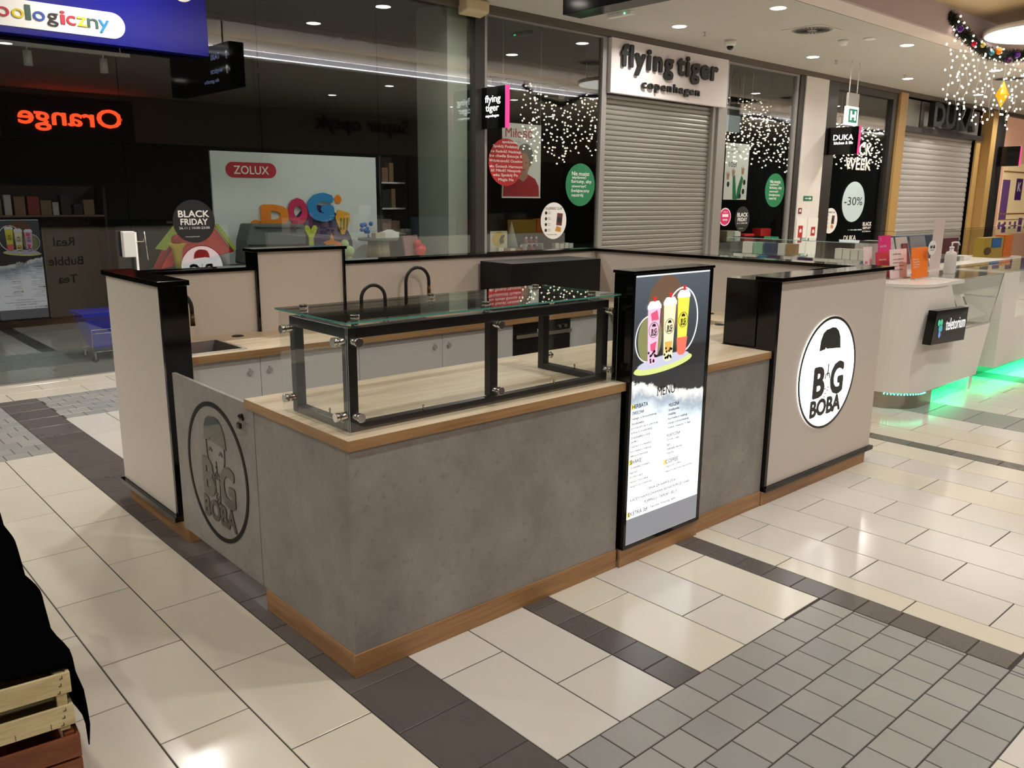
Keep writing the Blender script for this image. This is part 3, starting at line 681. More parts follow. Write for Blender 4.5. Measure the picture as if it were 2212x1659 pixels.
for q in ((.0405, .0415, .0475, .0482), (.0335, .0341, .0473, .0479), (1.4305, 1.4315, .0473, .048)): part(box(q[0], q[1], q[2], q[3], .899, 1.283), 'bright_glass_edge', PGE, vt)
def standoff(p, d):
    d = Vector(d); p = Vector(p); m = MB(); m.cyl(p, p+d*.028, .0145, n=20).cyl(p+d*.0285, p+d*.0315, .0125, n=20).cyl(p+d*.032, p+d*.046, .0165, n=24)
    part(m, 'standoff', CHR, vt, .0008)
for z in (1.222, .957):
    for x in (.078, .724, 1.384): standoff((x, .077, z), (0, -1, 0))
    for y in (.097, .472): standoff((.057, y, z), (-1, 0, 0))
    standoff((1.403, .472, z), (.75, 0, 0))
for x in (.105, .70, 1.31):
    for y in (.10, .46): part(MB().cyl((x, y, 1.2685), (x, y, 1.2870), .014).cyl((x, y, 1.295), (x, y, 1.309), .0165, n=24), 'standoff', CHR, vt, .0008)
for x, y in ((.38, .085), (1.07, .085), (.085, .26), (1.38, .26), (.07, .088)): part(MB().cyl((x, y, .926), (x, y, .944), .0035, n=8).ball((x, y, .945), .005, 8, 6), 'peg', CHR, vt)

# ================================================================ FOREGROUND crates with black cloth (bottom left)
fd = Vector((-.152, .017, 0)).normalized(); bd = Vector((.0955, 1.26, 0)).normalized()   # left along the front, back along the side
C0 = Vector((-.958, -.20, .508)); Wd, Dp = .62, 1.5
PALEW = oak('pale_pine', hexc(196, 178, 128), hexc(224, 208, 162), 0, .6); REDW = oak('brown_stained_pine', hexc(96, 48, 26), hexc(140, 78, 44), 0, .5)
def slat(parent, name, m, o, a, la, b, lb, h, bev=.002): return part(MB().obox(o, a*la, b*lb, Z*h), name, m, parent, bev)
def crate(label, top, h, m, zs, sh, dx=0, dep=.4):
    t = thing('wooden_crate', label, 'crate', C0+fd*(Wd/2)+bd*(dep/2)-Z*(C0.z-top+h), 'wooden crates under the black cloth')
    o = C0+Vector((dx, -dx, 0)); o.z = top
    for z in zs:
        slat(t, 'slat', m, o-Z*(z+sh), fd, Wd, bd, .009, sh)
        slat(t, 'slat', m, o-Z*(z+sh)+bd*(dep-.009), fd, Wd, bd, .009, sh)
        slat(t, 'slat', m, o-Z*(z+sh)+bd*.0095+fd*.0005, fd, .009, bd, dep-.019, sh)
    for fx in (.011, Wd-.035): 
        slat(t, 'corner_post', m, o-Z*h+fd*fx+bd*.0095, fd, .024, bd, .024, h-.004)
        slat(t, 'corner_post', m, o-Z*h+fd*fx+bd*(dep-.034), fd, .024, bd, .024, h-.004)
    slat(t, 'bottom_board', m, o-Z*h+fd*.012+bd*.035, fd, Wd-.03, bd, dep-.07, .008)
    return t
def nails(t, o, zs):
    m = MB()
    for z in zs:
        for k in range(3): p = o-Z*(z+.014+.02*k)+fd*(.018+.004*k)-bd*.0006; m.obox(p, fd*.007, -bd*.0008, Z*.0016); m.obox(p, fd*.0016, -bd*.0008, Z*.008)
    for fx in (.055, .135): m.obox(o-Z*.146+fd*fx-bd*.0006, fd*.0014, -bd*.0008, Z*.014)
    part(m, 'staple', M('rusty_staple', hexc(70, 56, 44), .5, .5), t)
ct = crate('pale wooden slatted crate with rusty staples, topmost at the lower left corner', .508, .166, PALEW, (0, .092), .058); nails(ct, Vector((C0.x, C0.y, .508)), (0, .092))
crate('brown stained wooden crate directly under the pale slatted one', .341, .172, REDW, (.012, .085), .066, .006)
crate('lowest brown crate of the stack, standing on the floor', .168, .168, REDW, (.012, .085), .066, .004)
# cloth lying over the crates and further back
cl = MB(); nu, nv = 34, 30; ED = [(0, .0), (.10, .002), (.22, -.008), (.36, -.004), (.52, .002), (.70, -.012), (.9, -.006), (1.15, 0), (1.5, -.005)]
def edge(s):
    for (a, b), (c, d) in zip(ED, ED[1:]):
        if s <= c: return b+(d-b)*(s-a)/(c-a)
    return ED[-1][1]
random.seed(4)
for j in range(nv+1):
    s = .012+1.45*j/nv
    for i in range(nu+1):
        f = i/nu
        fall = max(0, 4-i)                       # first columns hang down the side
        base = C0+bd*s
        sag = .006*sin(s*9+f*5)+.004*sin(f*22+s*3)
        if i <= 4:
            dz = (.235 if s < .06 else .20)*(4-i)/4*(1 if s < .5 else .6); out = .010+.007*sin(s*14)+.014*(4-i)/4+(.010 if s < .1 and i in (1, 2) else 0)
            p = base-fd*(out+edge(s))-Z*(dz+.0)+Z*.004
        else:
            p = base+fd*((i-4)/(nu-4)*.66-.008-edge(s)*(1-(i-4)/(nu-4)))+Z*(.007+sag*min(1, (i-4)/4))
        cl.v.append(tuple(p))
for j in range(nv):
    for i in range(nu):
        a = j*(nu+1)+i; cl.f.append((a, a+nu+1, a+nu+2, a+1)); cl.sm.append(True)
CLOTH = M('black_cloth', (.0015, .0015, .0016), 1, spec=0)
co = single(cl, 'cloth', CLOTH, 'black cloth draped over the crate stack at the lower left, frayed corner hanging', 'cloth')
sm = co.modifiers.new('thickness', 'SOLIDIFY'); sm.thickness = .003; sm.offset = 1
tb = thing('table', 'low table hidden under the black cloth behind the crates', 'table', tuple(C0+fd*.33+bd*.95-Z*C0.z))
part(MB().obox(Vector((C0.x, C0.y, .478))+bd*.42+fd*.03, fd*.6, bd*1.02, Z*.024), 'tabletop', BLKF, tb)
for a, b in ((.05, .45), (.55, .45), (.05, 1.37), (.55, 1.37)): part(MB().obox(Vector((C0.x, C0.y, 0))+bd*b+fd*a, fd*.04, bd*.04, Z*.478), 'leg', BLKF, tb)
# ================================================================ CEILING
SLIT = M('ceiling_joint', (.05, .045, .04), .8)
struct(MB().box(-9, 34, 3.36, 6.2, CEIL, CEIL+.06), 'ceiling', CEILM)
struct(MB().box(-9, 34, 3.0, 3.345, CEIL, CEIL+.06), 'ceiling', LIPM)
struct(MB().box(-9, 34, 3.345, 3.36, CEIL+.03, CEIL+.06), 'trim_1', SLIT)
struct(MB().box(-9, 34, 2.96, 3.0, CEIL+.01, CEIL+.42), 'trim_2', MAUVE)
struct(MB().box(-9, 34, -.20, 2.96, CEIL+.38, CEIL+.42), 'ceiling', TANM)
struct(MB().box(-9, 34, -9, -.05, CEIL, CEIL+.06), 'ceiling', CEILM)
struct(MB().box(-9, 34, -.09, -.05, CEIL+.061, CEIL+.17).box(-9, 34, -.22, -.2, CEIL+.061, CEIL+.42), 'trim_3', WHT)
COVE = M('cove_led', (1, 1, 1), .5, emit=14, ecol=(.95, .95, 1))
cv = thing('cove_light', 'long white LED cove strip along the far ceiling recess, seen mirrored in the shop windows', 'light', (12, -.05, CEIL+.06))
part(MB().box(-9, 34, -.049, -.040, CEIL+.064, CEIL+.072).box(-9, 34, -.15, -.12, CEIL+.18, CEIL+.185), 'led_strip', COVE, cv)
part(MB().box(-9, 34, -.0495, -.045, CEIL+.074, CEIL+.165), 'diffuser', M('cove_diffuser', (.8, .8, .84), .5, emit=1.2, ecol=(.92, .9, 1)), cv)
for i, (x, y) in enumerate(DOMES):
    d = thing('dome_lamp', 'large round glowing dome lamp in the ceiling recess behind the garland', 'lamp', (x, y, 4.13))
    part(MB().cyl((x, y, 4.12), (x, y, 4.129), .90, n=48), 'diffuser', M('dome_diffuser%d' % i, (1, .96, .9), .5, emit=1.7, ecol=(1, .97, .93)), d)
    part(MB().lathe((x, y, 0), [(.905, 4.13), (.925, 4.13), (.925, 4.20), (.905, 4.20)], 48), 'ring', WHT, d)
RING = M('lamp_ring', hexc(230, 226, 220), .4)
dl0 = None
for i, (x, y) in enumerate(LAMPS):
    if i < 18:
        nr = {4: 'in line with the emergency lamp and the tiger sign', 5: 'above the white pillar', 6: 'above the DUKA window', 7: 'above the DUKA header', 8: 'farthest to the right'} 
        lb = ('shopfront-side ceiling downlight ' if i < 9 else 'corridor-side ceiling downlight ')+nr.get(i % 9, ['farthest left, mirrored only', 'second from the left, mirrored only', 'third from the left, mirrored only', 'above the dark pillar, just out of view'][i % 9 if i % 9 < 4 else 3])
    else: lb = 'unseen downlight over the hall behind the camera, added for fill light'
    if dl0 is None:
        dl0 = thing('downlight', lb, 'downlight', (x, y, CEIL), 'recessed ceiling downlights')
        m = MB(); n = 28
        m.cyl((x, y, CEIL-.003), (x, y, CEIL-.0005), .112, n=n); part(m, 'ring', RING, dl0)
        part(MB().cyl((x, y, CEIL-.006), (x, y, CEIL-.0035), .092, n=n), 'lens', LED, dl0)
    else: dup(dl0, (x, y, CEIL), lb)
def on_ceiling(name, label, cat, x, y, fn, group=None):
    t = thing(name, label, cat, (x, y, CEIL), group); fn(t, x, y); return t
def sprinkler(t, x, y):
    part(MB().lathe((x, y, CEIL), [(.03, -.004), (.03, 0)], 14), 'rosette', CHR, t)
    part(MB().cyl((x, y, CEIL-.05), (x, y, CEIL-.004), .007, n=8).cyl((x, y, CEIL-.056), (x, y, CEIL-.05), .022, n=12), 'head', STEEL, t)
for x, y, lb in ((9.19, 5.27, 'small sprinkler between the first downlight and the black dome camera'), (12.85, 5.18, 'small sprinkler right of the smoke detector, beside a downlight'), (15.36, 5.1, 'small sprinkler above the exit sign side of the ceiling')): on_ceiling('sprinkler', lb, 'sprinkler', x, y, sprinkler, 'ceiling sprinklers')
def camdome(t, x, y):
    part(MB().lathe((x, y, CEIL), [(.055, -.085), (.085, -.06), (.09, 0)], 24), 'housing', WHP, t)
    part(MB().ball((x, y, CEIL-.088), .052, 16, 10), 'dome', BLK, t)
on_ceiling('security_camera', 'white ceiling security camera with a black dome above the shutter sign', 'camera', 9.99, 5.38, camdome)
def smoke(t, x, y):
    part(MB().lathe((x, y, CEIL), [(.03, -.075), (.05, -.07), (.062, -.035), (.075, -.03), (.075, 0)], 24), 'body', WHP, t)
on_ceiling('smoke_detector', 'round white smoke detector left of the nearer round plate', 'detector', 11.17, 4.20, smoke)
def plate(t, x, y): part(MB().lathe((x, y, CEIL), [(.07, -.02), (.09, -.012), (.09, 0)], 24), 'body', WHP, t)
on_ceiling('ceiling_plate', 'flat round plate in the ceiling beside the smoke detector', 'plate', 11.3, 3.86, plate)
VD = M('vent_dark', (.02, .02, .02), .6); VP_ = M('vent_plate', hexc(196, 190, 178), .5)
def swirl(t, x, y):
    part(box(x-.3, x+.3, y-.3, y+.3, CEIL-.006, CEIL-.0005), 'plate', VP_, t, .002)
    part(MB().lathe((x, y, CEIL), [(.265, -.009), (.275, -.006)], 36), 'disc', M('vent_disc', hexc(150, 146, 138), .5) if 'vent_disc' not in bpy.data.materials else bpy.data.materials['vent_disc'], t)
    for k in range(24):
        a = 2*pi*k/24; d = Vector((cos(a), sin(a), 0)); q = Vector((-d.y, d.x, 0)); o = Vector((x, y, CEIL-.011))
        part(MB().prism([o+d*.07-q*.006, o+d*.24-q*.006+q*.02, o+d*.24+q*.03, o+d*.07+q*.006], (0, 0, -.002)), 'slot', VD, t)
on_ceiling('air_vent', 'square ceiling air vent with a radial pattern of black slots', 'vent', 10.12, 4.13, swirl, 'ceiling air vents')
on_ceiling('air_vent', 'square swirl air vent far right behind the hanging light strands', 'vent', 17.2, 3.9, swirl, 'ceiling air vents')
on_ceiling('air_vent', 'square swirl air vent seen only mirrored in the left shop window', 'vent', 3.6, 4.9, swirl, 'ceiling air vents')
em = thing('emergency_lamp', 'slim white emergency lamp with a green LED under the ceiling by the hanging sign', 'lamp', (7.36, 5.27, CEIL))
part(box(7.30, 7.38, 5.06, 5.46, CEIL-.05, CEIL-.0005), 'housing', WHP, em, .006); part(MB().ball((7.30, 5.16, CEIL-.03), .010, 8, 6), 'led', M('green_led', (.1, 1, .4), .5, emit=6, ecol=(.1, 1, .45)), em)
spk = thing('speaker', 'cream box speaker under the ceiling above the dark pillar', 'speaker', (5.55, 6.05, 3.86))
part(MB().prism([(5.36, 5.95, 3.90), (5.36, 6.13, 3.86), (5.36, 6.13, 4.038), (5.36, 5.95, 4.038)], (.36, 0, 0)), 'housing', M('cream_plastic', hexc(206, 190, 150), .5), spk, .02)
# hanging black sign
hs = thing('hanging_sign', 'large black wayfinding sign box hanging from the ceiling at the top', 'sign', (4.05, 1.9, 3.21))
part(box(3.945, 4.165, .75, 2.935, 3.21, 3.80), 'box', BLK, hs, .004)
for y in (1.2, 2.5): part(MB().cyl((4.055, y, 3.80), (4.055, y, 4.42), .012), 'rod', BLKM, hs)
SGN = M('sign_glow', (.3, .4, .8), .4, emit=1.2, ecol=(.45, .55, 1)); SGW = M('sign_glow_white', (.8, .8, .9), .4, emit=1.6, ecol=(.9, .93, 1))
for s, y, z, w, h, m in (('TAXI', 2.62, 3.60, .30, .085, SGN), ('WYJŚCIE', 2.70, 3.40, .42, .085, SGN), ('do garażu', 2.55, 3.28, .50, .07, SGN)): txt(s, 'lettering', m, hs, (3.944, y, z), -Y, Z, w=w, h=h, ext=.001)
for z in (3.58, 3.38): stroke('arrow', SGW, hs, (3.944, 2.84, z), -Y, Z, [(0, 0), (0, .10)], .012, .001); stroke('arrow', SGW, hs, (3.944, 2.84, z), -Y, Z, [(-.035, .07), (0, .11), (.035, .07)], .012, .001)

# ================================================================ SHOP FRONTS (plane y = 6.2)
SY = 6.2
# shells behind the glass
DKW = M('shop_wall_dark', hexc(34, 34, 34), .7); DKC = M('shop_ceiling', hexc(44, 44, 43), .8); SHF = M('shop_floor', hexc(128, 132, 130), .35)
struct(box(-9, 34, 6.2, 12.3, -.12, -.003), 'floor', SHF)
for i in range(-6, 12):
    for j in range(8):
        if i*.6 < 5.2 and j < 5: part(box(i*.6+.002, i*.6+.598, 6.24+j*.6, 6.836+j*.6, -.002, .001), 'tile', SHF, bpy.data.objects['floor.001'])
struct(box(-9, 34, 6.2, 12.3, CEIL+.0, CEIL+.06), 'ceiling', DKC)
struct(box(-9, 34, 12.3, 12.4, 0, 4.1), 'wall_back', DKW)
struct(box(-9.1, -9, -9, 12.4, 0, 4.5), 'wall_left', DKW); struct(box(34, 34.1, -9, 12.4, 0, 4.5), 'wall_right', DKW)
struct(MB().box(5.66, 5.80, 6.26, 12.3, 0, CEIL).box(13.5, 14.4, 6.36, 12.3, 0, CEIL).box(17.5, 17.8, 6.3, 12.3, 0, CEIL), 'wall_partition', DKW)
struct(box(-9, 34, -7.7, -7.6, 0, 4.5), 'wall_opposite', M('opposite_shopfront', hexc(30, 28, 26), .3))
struct(box(-9, 34, -7.599, -7.52, 2.95, 4.03), 'trim_4', M('opposite_fascia', hexc(120, 108, 94), .5))
og = thing('shop_sign', 'red glowing Orange shop lettering across the hall, mirrored in the left window', 'sign', (4.67, -7.5, 3.15))
part(box(3.2, 6.1, -7.519, -7.50, 2.96, 3.92), 'backboard', BLKF, og)
ORG = M('red_neon', (1, .08, .02), .5, emit=9, ecol=(1, .06, .015))
txt('Orange', 'lettering', ORG, og, (5.80, -7.49, 3.13), -X, Z, w=2.24, h=.55, bold=.03, ext=.03)
so = thing('shop_sign', 'dark Super optyk lettering on a brown fascia across the hall, mirrored faintly', 'sign', (12.7, -7.5, 3.4))
txt('Super optyk', 'lettering', BLKF, so, (14.3, -7.46, 3.45), -X, Z, w=3.2, h=.52, bold=.02, ext=.04)
# top band
struct(box(-9, 34, 6.10, 6.198, 3.955, CEIL), 'trim_5', BROWN)
def window(n, x0, x1, z0_, z1_, joints, m=GLSS, y=SY):
    w = thing('window_%d' % n, None, None, ((x0+x1)/2, y, 0)); w['kind'] = 'structure'
    js = [x0]+joints+[x1]
    for a, b in zip(js, js[1:]): part(box(a+.003, b-.003, y-.005, y+.005, z0_, z1_), 'glass_pane', m, w)
    return w
w1 = window(1, -5.7, 5.645, .012, 3.95, [-4.25, -2.85, -1.45, -.045, 1.363, 2.77, 4.23])
part(MB().box(-5.7, 5.645, 6.18, 6.22, 0, .011), 'bottom_rail', GRFR, w1)
struct(box(5.65, 5.80, 6.14, 6.255, 0, 3.953), 'trim_6', DKFR)
w2 = window(2, 5.86, 8.02, .06, 3.93, [])
part(MB().box(5.81, 5.858, 6.16, 6.23, 0, 3.953).box(8.022, 8.125, 6.16, 6.23, 0, 3.953).box(5.858, 8.022, 6.16, 6.23, 3.93, 3.953).box(5.858, 8.022, 6.16, 6.23, 0, .058), 'frame', GRFR, w2, .003)
w3 = window(3, 11.17, 13.33, .06, 3.92, [12.55])
part(MB().box(10.925, 11.165, 6.16, 6.23, 0, 3.953).box(13.335, 13.42, 6.16, 6.23, 0, 3.953).box(11.165, 13.335, 6.16, 6.23, 3.92, 3.953).box(11.165, 13.335, 6.16, 6.23, 0, .058), 'frame', GRFR, w3, .003)
struct(box(13.425, 13.60, 6.14, 6.24, 0, 3.953), 'trim_7', DKFR)
struct(box(13.605, 14.44, 6.12, 6.35, 0, 3.953), 'wall_pillar', WHT)
w4 = window(4, 14.86, 17.25, .3, 3.82, [])
part(MB().box(14.445, 14.855, 6.13, 6.25, 0, 3.953).box(17.255, 17.49, 6.13, 6.25, 0, 3.953).box(14.855, 17.255, 6.13, 6.25, 3.82, 3.953).box(14.855, 17.255, 6.13, 6.25, 0, .3), 'frame', DKFR, w4, .003)
struct(MB().box(17.50, 17.86, 6.08, 6.25, 0, 3.99), 'trim_8', GOLD); struct(MB().box(22.62, 22.95, 6.3, 6.34, 0, 3.25), 'trim_9', GOLD); struct(box(22.96, 23.30, 6.08, 6.35, 0, 3.99), 'trim_10', GOLD)
struct(box(23.31, 24.0, 6.10, 6.3, 0, 3.99), 'trim_11', DKFR)
# shutters
def shutter(name, label_, n, x0, x1, ztop, pitch, m, y):
    d = thing('door_%d' % n, None, None, ((x0+x1)/2, y, 0)); d['kind'] = 'structure'
    me = None; k = 0; z = .05
    prof = [(0, 0), (-.010, .12), (-.016, .35), (-.016, .62), (-.010, .88), (0, .97), (.004, .97), (.004, 0)]
    while z+pitch < ztop+.02:
        if me is None:
            mb = MB().prism([(x0, y+a, z+b*pitch) for a, b in prof], (x1-x0, 0, 0)); o = part(mb, 'slat', m, d); me = o.data; z00 = z
        else:
            o = obj('slat', me, d); o.location = (0, 0, z-z00)
        z += pitch
    part(MB().box(x0, x1, y-.02, y+.02, .0, .048), 'bottom_bar', m, d)
    return d
SH1 = M('shutter_grey', hexc(140, 136, 130), .38, .35); SH2 = M('shutter_white', hexc(184, 178, 172), .35, .2)
shutter('a', '', 1, 8.14, 10.83, 3.25, .0735, SH1, 6.27)
struct(MB().box(10.83, 10.92, 6.2, 6.35, 0, 3.25), 'trim_12', GRFR)
shutter('b', '', 2, 17.87, 22.6, 3.3, .125, SH2, 6.42)
# flying tiger sign
ft = thing('shop_sign', 'white flying tiger copenhagen sign with raised black letters above the grey shutter', 'sign', (9.6, 6.15, 3.2))
part(box(8.135, 11.04, 6.10, 6.19, 3.20, 3.95), 'board', M('sign_white_panel', hexc(226, 218, 216), .45, emit=0), ft, .004)
def bar_letter(): pass
txt('flying', 'lettering', BLKF, ft, (8.33, 6.08, 3.49), X, Z, w=1.18, h=.385, bold=.068, ext=.028, sp=1.2)
txt('tiger', 'lettering', BLKF, ft, (9.64, 6.08, 3.49), X, Z, w=1.04, h=.37, bold=.068, ext=.028, sp=1.2)
txt('copenhagen', 'lettering', BLKF, ft, (8.80, 6.08, 3.275), X, Z, w=1.42, h=.155, bold=.05, ext=.028, sp=1.25)
# blade signs
def blade(label, x, ya, yb, z0_, z1_, texts, edge=True, lit=True):
    t = thing('blade_sign', label, 'sign', (x, (ya+yb)/2, z0_), 'projecting black blade signs')
    part(box(x-.03, x+.03, ya, yb, z0_, z1_), 'box', BLK, t, .003)
    if edge: part(MB().box(x-.031, x+.031, ya-.012, ya-.0005, z0_, z1_), 'pink_edge', M('pink_neon', (1, .05, .25), .5, emit=.9, ecol=(.95, .01, .12)) if 'pink_neon' not in bpy.data.materials else bpy.data.materials['pink_neon'], t)
    for s, y, z, w, h in texts:
        txt(s, 'lettering', WLIT, t, (x-.0305, y, z), -Y, Z, w=w, h=h, bold=.012, ext=.0015); txt(s, 'lettering', WLIT, t, (x+.0305, ya+yb-y, z), Y, Z, w=w, h=h, bold=.012, ext=.0015)
WLIT = M('white_neon', (1, 1, 1), .5, emit=1.6, ecol=(.95, .98, 1))
blade('black blade sign reading flying tiger with a pink glowing edge', 5.77, 5.68, 6.13, 2.55, 3.05, [('flying', 6.06, 2.84, .29, .11), ('tiger', 6.05, 2.735, .25, .10), ('copenhagen', 6.05, 2.68, .25, .04)])
blade('black DUKA blade sign with a pink edge between white pillar and DUKA window', 14.58, 5.50, 6.12, 2.57, 3.08, [('DUKA', 6.0, 2.84, .40, .10), ('kitchen & life', 5.98, 2.76, .38, .055)])
blade('blank black blade sign at the right end of the gold portal', 23.6, 5.55, 6.08, 2.62, 3.12, [])
# zoo shop sign
zs = thing('shop_sign', 'blue shop sign box with a white pill and colourful zoologiczny lettering', 'sign', (.5, 6.05, 3.02))
part(box(-3.2, 2.175, 6.0, 6.13, 3.02, 3.80), 'box', M('royal_blue', hexc(8, 12, 120), .16), zs, .004)
pillp = [(-1.6, 3.075)]+[(1.29+.115*cos(a), 3.185+.11*sin(a)) for a in [(-pi/2+pi*i/14) for i in range(15)]]+[(-1.6, 3.295)]
flat('white_pill', WHP, zs, (0, 5.9985, 0), X, Z, pillp, .003)
zx = -.02
cw = {'z': .085, 'o': .1, 'l': .04, 'g': .095, 'i': .04, 'c': .08, 'n': .095, 'y': .095}
LC = {'red': hexc(190, 40, 60), 'yel': hexc(216, 196, 50), 'grn': hexc(60, 90, 76), 'blu': hexc(40, 80, 170), 'blk': hexc(40, 34, 36), 'cya': hexc(30, 130, 190)}
seq = [('z', .22, 'blu', .075, 0), ('o', .385, 'red', .075, 0), ('o', .495, 'yel', .075, 0), ('l', .60, 'grn', .115, 0), ('o', .655, 'blu', .075, 0), ('g', .762, 'blk', .105, -.03), ('i', .868, 'red', .105, 0), ('c', .915, 'red', .075, 0), ('z', 1.00, 'yel', .075, 0), ('n', 1.085, 'grn', .075, 0), ('y', 1.178, 'cya', .105, -.03)]
for ch, x, c, h, dz in seq:
    key = 'letter_'+c
    mt = bpy.data.materials.get(key) or M(key, LC[c], .5)
    txt(ch, 'letter', mt, zs, (x, 5.994, 3.145+dz), X, Z, w=cw[ch]*.92, h=h, bold=.01, ext=.006)
disc('round_emblem', WHP, zs, (1.95, 5.9985, 3.70), X, Z, .16, .22)
# window stickers (flat prints on the glass)
def sticker(label, c, rx, rz, m, lines, inkm, cat='sticker', y=6.192, extra=None, name='round_sticker'):
    t = thing(name, label, cat, (c[0], y, c[1]-rz))
    disc('film', m, t, (c[0], y, c[1]), X, Z, rx, rz, .002)
    for s, dx, dz, w, h, b in lines: txt(s, 'print', inkm, t, (c[0]+dx, y-.0025, c[1]+dz), X, Z, w=w, h=h, bold=b, ext=.0008, align='C')
    if extra: extra(t, c, y-.0028)
    return t
BFK = M('sticker_black', hexc(34, 34, 34), .4)
BF = lambda s: [('BLACK', 0, .045*s, .33*s, .068*s, .045), ('FRIDAY', 0, -.035*s, .29*s, .062*s, .045), ('26.11 | 10:00-23:00', 0, -.088*s, .33*s, .032*s, 0), ('www.galeria.pl', -.03*s, -.168*s, .15*s, .014*s, 0)]
sticker('black round BLACK FRIDAY sticker on the left shop window above the kiosk', (1.985, 1.443), .215, .215, BFK, BF(.95), WHP)
sticker('black oval BLACK FRIDAY sticker on the right tiger shop window', (11.88, 1.36), .23, .225, BFK, BF(1.0), WHP)
red = sticker('large red sticker printed with white Polish words on the tiger shop window', (6.215, 2.16), .305, .305, REDP, [('spodzianka', .06, .235, .26, .045, .02), ('Spokój Podekscy', .0, .175, .46, .047, .02), ('ne Radość Nadzieja', .0, .112, .53, .047, .02), ('lne chwile Emocje R', .0, .052, .58, .047, .02), ('Wdzięczność Oczekiw', .0, -.008, .59, .047, .02), ('sło Śmiech Harmoni', .0, -.070, .58, .047, .02), ('ść Miłość Niespodz', .0, -.132, .53, .047, .02), ('wka Spokój Po', -.01, -.192, .44, .047, .02), ('Magia Na', .0, -.250, .27, .045, .02)], WHP)
gl = [('Nie musisz', -.0, .13, .36, .055, .02), ('wydawać', -.03, .075, .30, .052, .02), ('fortuny, aby', .02, .012, .42, .06, .02), ('stworzyć', -.03, -.048, .30, .052, .02), ('świąteczny', .0, -.115, .38, .06, .02), ('nastrój', -.06, -.178, .24, .055, .02)]
sticker('green round sticker with white Polish text near the grey shutter', (7.655, 1.892), .305, .30, GRNP, gl, WHP)
sticker('green round sticker with white Polish text left of the white pillar', (12.89, 1.875), .33, .305, GRNP, gl, WHP)
def choc(t, c, y):
    for k in range(4): disc('print_dot', BFK, t, (c[0]-.155, y, c[1]+.11-.08*k), X, Z, .022); 
    for k in range(4): txt('60 zł\nkarta', 'print', GRYP, t, (c[0]-.11, y, c[1]+.095-.08*k), X, Z, w=.05, h=.035, ext=.0005)
    flat('print_picture', M('wine_print', hexc(96, 44, 46), .5) if 'wine_print' not in bpy.data.materials else bpy.data.materials['wine_print'], t, (c[0], y, c[1]), X, Z, [(.05, -.06), (.16, -.07), (.18, .10), (.07, .11)], .001)
    flat('print_picture', BFK, t, (c[0], y-.001, c[1]), X, Z, [(.06, -.02), (.15, -.03), (.16, .04), (.07, .05)], .001)
    flat('print_picture', M('amber_print', hexc(196, 140, 60), .5) if 'amber_print' not in bpy.data.materials else bpy.data.materials['amber_print'], t, (c[0], y, c[1]), X, Z, [(.03, -.14), (.14, -.16), (.15, -.10), (.06, -.07)], .001)
sticker('white round KAZIMIERZ CLUB sticker at the bottom of the tiger window', (7.125, 1.388), .255, .255, WHP, [('KAZIMIERZ CLUB', 0, .155, .32, .034, 0), ('kup wybrane produkty', -.03, -.20, .2, .016, 0)], BFK, extra=choc)
sticker('white round club sticker at the lower left of the DUKA window', (15.07, 1.295), .30, .255, WHP, [('KAZIMIERZ CLUB', 0, .155, .34, .034, 0)], BFK, extra=choc)
sticker('small magenta round sticker with a white card shape', (11.34, 1.405), .175, .155, WHP, [], WHP, extra=lambda t, c, y: (disc('film', MAGENTA, t, (c[0], y, c[1]), X, Z, .155, .137, .001), flat('print', WHP, t, (c[0], y-.001, c[1]), X, Z, [(-.09, 0), (.09, 0), (.09, .05), (-.09, .05)], .001), txt('zakupy za', 'print', WHP, t, (c[0], y-.001, c[1]+.07), X, Z, w=.14, h=.03, ext=.0008, align='C'), [disc('print_dot', WHP, t, (c[0]+q, y-.001, c[1]-.05), X, Z, .018, .016, .001) for q in (-.05, 0, .05)]))
sticker('large pale blue round sticker reading -30% in the DUKA window', (16.0, 1.675), .49, .415, M('pale_blue_print', hexc(196, 214, 216), .5), [('-30%', .0, -.07, .80, .17, .0)], BFK)
lt = thing('window_lettering', 'white BLACK WEEK letters on the DUKA window beside the blade sign', 'lettering', (16.0, 6.192, 2.3))
txt('BLACK', 'lettering', WHP, lt, (15.32, 6.192, 2.63), X, Z, w=1.28, h=.235, bold=.03, ext=.002); txt('WEEK', 'lettering', WHP, lt, (15.5, 6.192, 2.33), X, Z, w=1.12, h=.235, bold=.03, ext=.002)
l2 = thing('window_lettering', 'small white BLACK FRIDAY lettering at the lower right of the DUKA window', 'lettering', (16.7, 6.192, 1.02))
for s, z, w, h in (('BLACK', 1.17, .40, .08), ('FRIDAY', 1.07, .36, .08), ('26.11 | 10:00-23:00', 1.03, .38, .03)): txt(s, 'lettering', WHP, l2, (16.72, 6.192, z), X, Z, w=w, h=h, bold=.03, ext=.002, align='C')
l3 = thing('window_lettering', 'white DUKA letters low on the DUKA window above the phone counter', 'lettering', (16.0, 6.192, .86))
txt('DUKA', 'lettering', WHP, l3, (15.72, 6.192, .87), X, Z, w=.54, h=.11, bold=.01, ext=.002)
